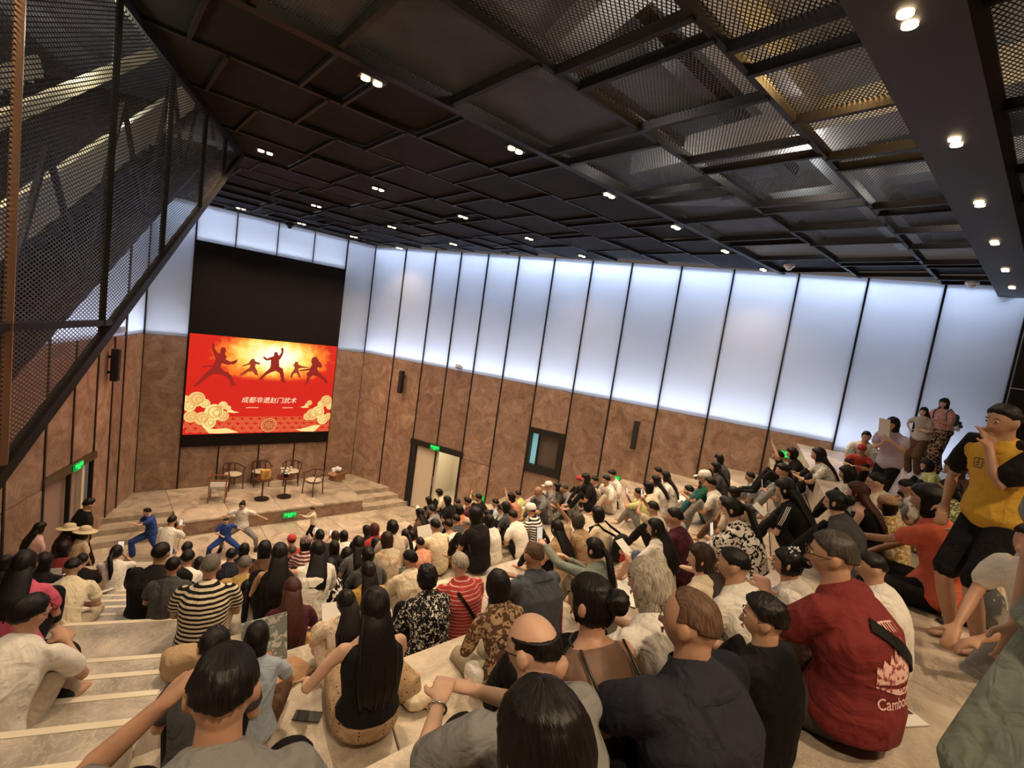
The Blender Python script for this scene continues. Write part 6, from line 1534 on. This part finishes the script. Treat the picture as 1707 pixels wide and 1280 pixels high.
def strap_bag(key, label, col, a, b, w_=.028, pouch=None, back=-.5, cat='bag', name='sling_bag'):
    """a strap running over the back from a to b (x, z as shares of the torso), with a pouch at its lower end"""
    root, P, sc_, hd, R = PERS[key]; sp = P['spine']
    t = empty(name, root.location, root.rotation_euler.z); t.scale = root.scale; tag(t, label, cat)
    n = 16; bm = bmesh.new(); pr = None
    za, zb = a[1], b[1]
    for i in range(n + 1):
        f = i / n; x = a[0] + (b[0] - a[0]) * f; z = za + (zb - za) * f
        d = V3(b[0] - a[0], 0, zb - za).normalized(); q = V3(-d.z, 0, d.x) * w_ / 2
        c = V3(x, back, z); v1, v2 = bm.verts.new(c + q), bm.verts.new(c - q)
        if pr: bm.faces.new((pr[0], v1, v2, pr[1]))
        pr = (v1, v2)
    m = mat_of(col); o = obj('strap', bm, m, t); PRINTS.append((o, root, .010, 'shirt'))
    sd = o
    if pouch:
        bm = bmesh.new(); c, s_ = pouch; bmesh.ops.create_uvsphere(bm, u_segments=20, v_segments=14, radius=1)
        for v in bm.verts:
            q = v.co; e_ = .55; v.co = V3(*[math.copysign(abs(q[i]) ** e_, q[i]) * s_[i] for i in range(3)]) * (1 + .06 * noise.noise(q * 3))
        bm.transform(Matrix.Translation(c)); obj('pouch', bm, m, t, True)
    return t
def S_(key, i): return PERS[key][1]['spine'][i]
k = (1386, 925); strap_bag(k, 'black sling bag strap running across the maroon tee', 'black', (-.12, S_(k, 6).z - .05), (.24, S_(k, 2).z), .045, (V3(.27, -.02, S_(k, 1).z + .02), (.05, .10, .09)))
k = (766, 940); strap_bag(k, 'black strap bag across the back of the red striped shirt', 'black', (-.10, S_(k, 6).z - .04), (.10, S_(k, 2).z), .03, (V3(.20, .06, S_(k, 1).z), (.05, .08, .07)))
k = (830, 975); strap_bag(k, 'white narrow strap bag across the brown plaid jacket', 'white', (-.12, S_(k, 2).z + .02), (.06, S_(k, 5).z), .022, (V3(-.22, .05, S_(k, 1).z), (.05, .08, .07)))
k = (1546, 832); strap_bag(k, 'cream canvas sling bag behind the coral tee woman', 'cream', (-.11, S_(k, 6).z), (.12, S_(k, 2).z), .05, (V3(.10, -.25, S_(k, 1).z + .02), (.15, .07, .15)))
def pack(key, label, col, s_=(.15, .08, .2), c2=None, off=(0, -.24, .36), decor=0):
    root, P, sc_, hd, R = PERS[key]; sp = P['spine']
    t = empty('backpack', root.location, root.rotation_euler.z); t.scale = root.scale; tag(t, label, 'backpack')
    base = V3(off[0], off[1], off[2] + P['pz'] - .105)
    bm = bmesh.new(); bmesh.ops.create_uvsphere(bm, u_segments=20, v_segments=14, radius=1)
    for v in bm.verts: q = v.co; v.co = V3(*[math.copysign(abs(q[i]) ** .5, q[i]) * s_[i] for i in range(3)])
    bm.transform(Matrix.Translation(base)); obj('body', bm, mat_of(col), t, True)
    bm = bmesh.new(); bmesh.ops.create_uvsphere(bm, u_segments=16, v_segments=10, radius=1)
    for v in bm.verts: q = v.co; v.co = V3(*[math.copysign(abs(q[i]) ** .5, q[i]) * s_[i] * f for i, f in ((0, .75), (1, .5), (2, .4))])
    bm.transform(Matrix.Translation(base + V3(0, -s_[1] * .9 * (1 if off[1] < 0 else -1), -s_[2] * .4))); obj('pocket', bm, mat_of(c2 or col), t, True)
    if off[1] < 0:
        for sx in (-1, 1):
            bm = bmesh.new(); sh = sp[5] + V3(sx * .11, 0, .06); tube(bm, [base + V3(sx * .08, .06, s_[2] * .9), sh + V3(0, -.09, 0), sh + V3(0, 0, .045), sh + V3(0, .13, -.05), sp[3] + V3(sx * .13, .13, 0)], [(.02, .006)] * 5, 6, flatn=Xa); obj('strap', bm, mat_of(col), t, True)
    if decor:
        rs = random.Random(1)
        for i in range(12):
            bm = bmesh.new(); c = base + V3(rs.uniform(-.14, .14), -.14 + rs.uniform(-.05, .02), rs.uniform(-.2, 0))
            for j in range(5): ball(bm, c + V3(math.cos(j * 1.257) * .022, 0, math.sin(j * 1.257) * .022), (.02, .01, .02), 6)
            obj('blossom', bm, mat_of('cream' if i % 3 else 'wine'), t, True)
    return t
pack((996, 857), 'red and black backpack on the girl in the cream top', 'black', c2='red')
pack((1574, 672), 'small blue backpack with pale flowers on the pink blouse woman', 'teal', s_=(.13, .07, .14), off=(0, -.24, .40), decor=1)
pack((52, 1022), 'black backpack hugged by the man in the white tee at left', 'black', s_=(.16, .09, .21), off=(.02, .40, .22))
def floor_at(px, py, D):
    p = EYE + ray(px, py) * D; return V3(p.x, p.y, fz2(p.x, p.y))
def on_floor(px, py):
    d = ray(px, py); t = .8
    while t < 22:
        p = EYE + d * t
        if p.z <= fz2(p.x, p.y): return V3(p.x, p.y, fz2(p.x, p.y))
        t += .01
    return p
# booklet on the top floor beside the maroon tee
p = on_floor(1474, 1186); t = empty('booklet', p + V3(0, 0, .004), -.5); tag(t, 'open illustrated booklet lying on the floor beside the maroon tee man', 'booklet')
bm = bmesh.new(); box(bm, (-.075, 0, .003), (.145, .2, .006)); obj('page', bm, M_PAPER, t); bm = bmesh.new(); box(bm, (.075, 0, .003), (.145, .2, .006)); obj('page', bm, M_PAPER, t)
bm = bmesh.new(); box(bm, (.075, .02, .0068), (.12, .11, .001)); obj('picture', bm, flat('dark_picture', (.06, .06, .07), .5), t); bm = bmesh.new(); box(bm, (-.075, -.04, .0068), (.1, .07, .001)); obj('picture', bm, flat('grey_picture', (.25, .25, .26), .5), t)
for i in range(5):
    bm = bmesh.new(); box(bm, (-.075, .02 + i * .014, .0068), (.1, .003, .001)); obj('printed_line', bm, M_BLACK, t)
# sandal and bag of food by the green dress
p = on_floor(1592, 1040); t = empty('shoe', p, 1.1); tag(t, 'black and white sports sandal on the floor near the green dress', 'shoe')
bm = bmesh.new(); loft(bm, [(V3(0, -.13, .02), Xa, Za, .028, .018), (V3(0, -.08, .02), Xa, Za, .040, .02), (V3(0, 0, .018), Xa, Za, .036, .018), (V3(0, .09, .018), Xa, Za, .048, .018), (V3(0, .14, .02), Xa, Za, .03, .014)], 16); obj('sole', bm, M_BLACK, t, True)
for y_ in (-.07, .0, .07):
    bm = bmesh.new(); tube(bm, [(-.042, y_, .03), (-.02, y_ + .01, .065), (.02, y_ + .01, .065), (.042, y_, .03)], [(.012, .004)] * 4, 8, flatn=Ya); obj('strap', bm, M_WHITE, t, True)
p = on_floor(1634, 1052); t = empty('food_bag', p, .3); tag(t, 'clear bag with golden brown food held low at the right edge', 'bag')
m_, nt, b = newmat('thin_clear_plastic'); b.inputs['Transmission Weight'].default_value = .9; b.inputs['Roughness'].default_value = .12; b.inputs['IOR'].default_value = 1.1
bm = bmesh.new(); bmesh.ops.create_icosphere(bm, subdivisions=3, radius=1)
for v in bm.verts: q = v.co.copy(); v.co = V3(q.x * .12, q.y * .1, .13 + q.z * .13 * (1 if q.z < 0 else 1.5)) * (1 + .12 * noise.noise(q * 4))
obj('bag', bm, m_, t, True)
for i in range(6):
    bm = bmesh.new(); bmesh.ops.create_icosphere(bm, subdivisions=2, radius=.04)
    for v in bm.verts: v.co *= 1 + .25 * noise.noise(v.co * 40 + V3(i, 0, 0))
    bm.transform(Matrix.Translation((rr.uniform(-.05, .05), rr.uniform(-.04, .04), .05 + rr.uniform(0, .07)))); obj('piece', bm, flat('fried_brown', (.45, .17, .035), .4), t, True)
# wrapped flowers and basket in the middle of the hall
for (px, py, lb, cc) in ((748, 925, 'bouquet of yellow flowers in clear wrap on the terrace', 'yellow'), (712, 938, 'woven basket with pale yellow flowers beside the bouquet', 'cream')):
    p = on_floor(px, py + 14); t = empty('bouquet' if cc == 'yellow' else 'flower_basket', p); tag(t, lb, 'flowers')
    if cc == 'cream':
        bm = bmesh.new(); cyl(bm, (0, 0, 0), (0, 0, .14), .14, 20, .20); obj('basket', bm, cloth((.32, .18, .06), 'hstripe', (.5, .32, .12), .5), t)
    else:
        bm = bmesh.new(); cyl(bm, (0, 0, 0), (0, 0, .16), .10, 20, .22); obj('wrap', bm, mat_of('mustard'), t)
    for i in range(22):
        a = rr.random() * 6.28; r_ = rr.random() ** .5 * .2; c = V3(math.cos(a) * r_, math.sin(a) * r_, .17 + rr.uniform(0, .09)); bm = bmesh.new()
        for j in range(5): ball(bm, c + V3(math.cos(j * 1.257) * .022, math.sin(j * 1.257) * .022, 0), (.024, .024, .014), 6)
        ball(bm, c + V3(0, 0, .01), .014, 6); obj('blossom', bm, mat_of(cc if i % 3 else 'yellow'), t, True)
    bm = bmesh.new()
    for i in range(30):
        a = rr.random() * 6.28; box(bm, (math.cos(a) * .17, math.sin(a) * .17, .15 + rr.uniform(0, .06)), (.07, .022, .004), Matrix.Rotation(a, 3, 'Z') @ Matrix.Rotation(.5, 3, 'Y'))
    obj('leaves', bm, mat_of('olive'), t)
# bags, mats and papers on the terraces
def soft_bag(px, py, label, mat, s_, name='tote_bag', cat='bag', rz=0.0, handles=True):
    p = on_floor(px, py); t = empty(name, p, rz); tag(t, label, cat)
    bm = bmesh.new(); bmesh.ops.create_uvsphere(bm, u_segments=20, v_segments=14, radius=1)
    for v in bm.verts: q = v.co.copy(); v.co = V3(*[math.copysign(abs(q[i]) ** .6, q[i]) * s_[i] for i in range(3)]) * (1 + .1 * noise.noise(q * 2.5)) + V3(0, 0, s_[2])
    obj('body', bm, mat_of(mat), t, True)
    if handles:
        for sy in (-1, 1):
            bm = bmesh.new(); tube(bm, [(-s_[0] * .5, sy * .02, s_[2] * 1.8), (-s_[0] * .3, sy * .03, s_[2] * 2.5), (s_[0] * .3, sy * .03, s_[2] * 2.5), (s_[0] * .5, sy * .02, s_[2] * 1.8)], [.008] * 4, 6); obj('handle', bm, mat_of(mat), t, True)
soft_bag(800, 922, 'black shoulder bag with a pink pattern next to the white tee woman', 'black/batik/palepink', (.13, .09, .17))
soft_bag(1016, 935, 'bright red plastic bag on the floor left of the long-haired girl', 'red', (.16, .12, .07), handles=False)
soft_bag(895, 968, 'black bag with a white cloth beside the slate jacket man', 'black', (.12, .09, .13))
soft_bag(300, 1130, 'beige cap-shaped bag leaning by the glossy-haired young man', 'tan', (.12, .10, .10), handles=False)
soft_bag(700, 1172, 'crumpled white bag on the slab behind the gold dotted skirt', 'cream', (.12, .08, .05), handles=False)
p = on_floor(160, 985); t = empty('straw_basket', p); tag(t, 'flat straw basket with a white rim on the left steps', 'basket')
bm = bmesh.new(); loft(bm, [(V3(0, 0, 0), Xa, Ya, .18, .14), (V3(0, 0, .05), Xa, Ya, .22, .17), (V3(0, 0, .055), Xa, Ya, .2, .15), (V3(0, 0, .02), Xa, Ya, .16, .12)], 24); obj('body', bm, mat_of('tan'), t, True)
bm = bmesh.new(); tube(bm, [(.22 * math.cos(a), .17 * math.sin(a), .055) for a in [2 * math.pi * i / 24 for i in range(25)]], [.015] * 25, 8); obj('rim', bm, M_WHITE, t, True)
root = PERS[(351, 944)][0]; t = empty('cushion', root.location, root.rotation_euler.z); tag(t, 'thick cream round cushion under the black and cream striped man', 'cushion')
bm = bmesh.new(); loft(bm, [(V3(0, -.02, .0), Xa, Ya, .2, .17), (V3(0, -.02, .04), Xa, Ya, .25, .22), (V3(0, -.02, .085), Xa, Ya, .2, .17)], 24); obj('body', bm, mat_of('cream'), t, True)
for (px, py, rz, lb, mt, s_) in ((478, 1128, .4, 'folded brown cardboard sheet on the slab left of the dotted skirt', M_CARD, (.36, .26)), (512, 1198, .9, 'small black phone lying on the slab by the dotted skirt', M_BLACK, (.08, .16)), (1040, 985, .3, 'pale newspaper sheet on the terrace behind the clipped-up hair', M_PAPER, (.55, .4)), (1040, 960, .1, 'brown paper strip edge beside the pale newspaper', M_CARD, (.5, .12)), (1325, 880, .5, 'white paper on the terrace in front of the maroon tee man', M_PAPER, (.3, .22)), (1140, 835, .2, 'large crumpled sheet of paper on the floor left of the printed dress', M_PAPER, (.5, .35))):
    p = on_floor(px, py); t = empty('phone' if 'phone' in lb else ('cardboard_sheet' if mt is M_CARD else 'paper_sheet'), p + V3(0, 0, .006), rz); tag(t, lb, 'phone' if 'phone' in lb else 'paper')
    bm = bmesh.new(); bmesh.ops.create_grid(bm, x_segments=8, y_segments=8, size=.5)
    for v in bm.verts: v.co = V3(v.co.x * s_[0], v.co.y * s_[1], (.004 if 'phone' in lb else .012 * (1 + noise.noise(v.co * 4))))
    ex = bmesh.ops.extrude_face_region(bm, geom=bm.faces[:]); bmesh.ops.translate(bm, verts=[g for g in ex['geom'] if isinstance(g, bmesh.types.BMVert)], vec=(0, 0, .003)); bmesh.ops.recalc_face_normals(bm, faces=bm.faces)
    obj('sheet' if 'phone' not in lb else 'body', bm, mt, t)
fuse_all()
# lay the flat prints and straps onto the cloth by casting them along the body's depth
from mathutils.bvhtree import BVHTree
for (o, root, off, target) in PRINTS:
    sh = [c for c in root.children if c.name.split('.')[0] in (target, 'bodice')]
    if not sh: continue
    me = sh[0].data; bvh = BVHTree.FromPolygons([v.co for v in me.vertices], [p.vertices for p in me.polygons])
    for v in o.data.vertices:
        front = v.co.y > 0
        d = V3(0, -1 if front else 1, 0)
        h = bvh.ray_cast(V3(v.co.x, .7 if front else -.7, v.co.z), d)
        if h[0] is not None: v.co = h[0] - d * off
        else: v.co.y = .1 if front else -.1
    o.data.update()
    if o.name.split('.')[0] == 'strap':
        md = o.modifiers.new('s', 'SOLIDIFY'); md.thickness = .006
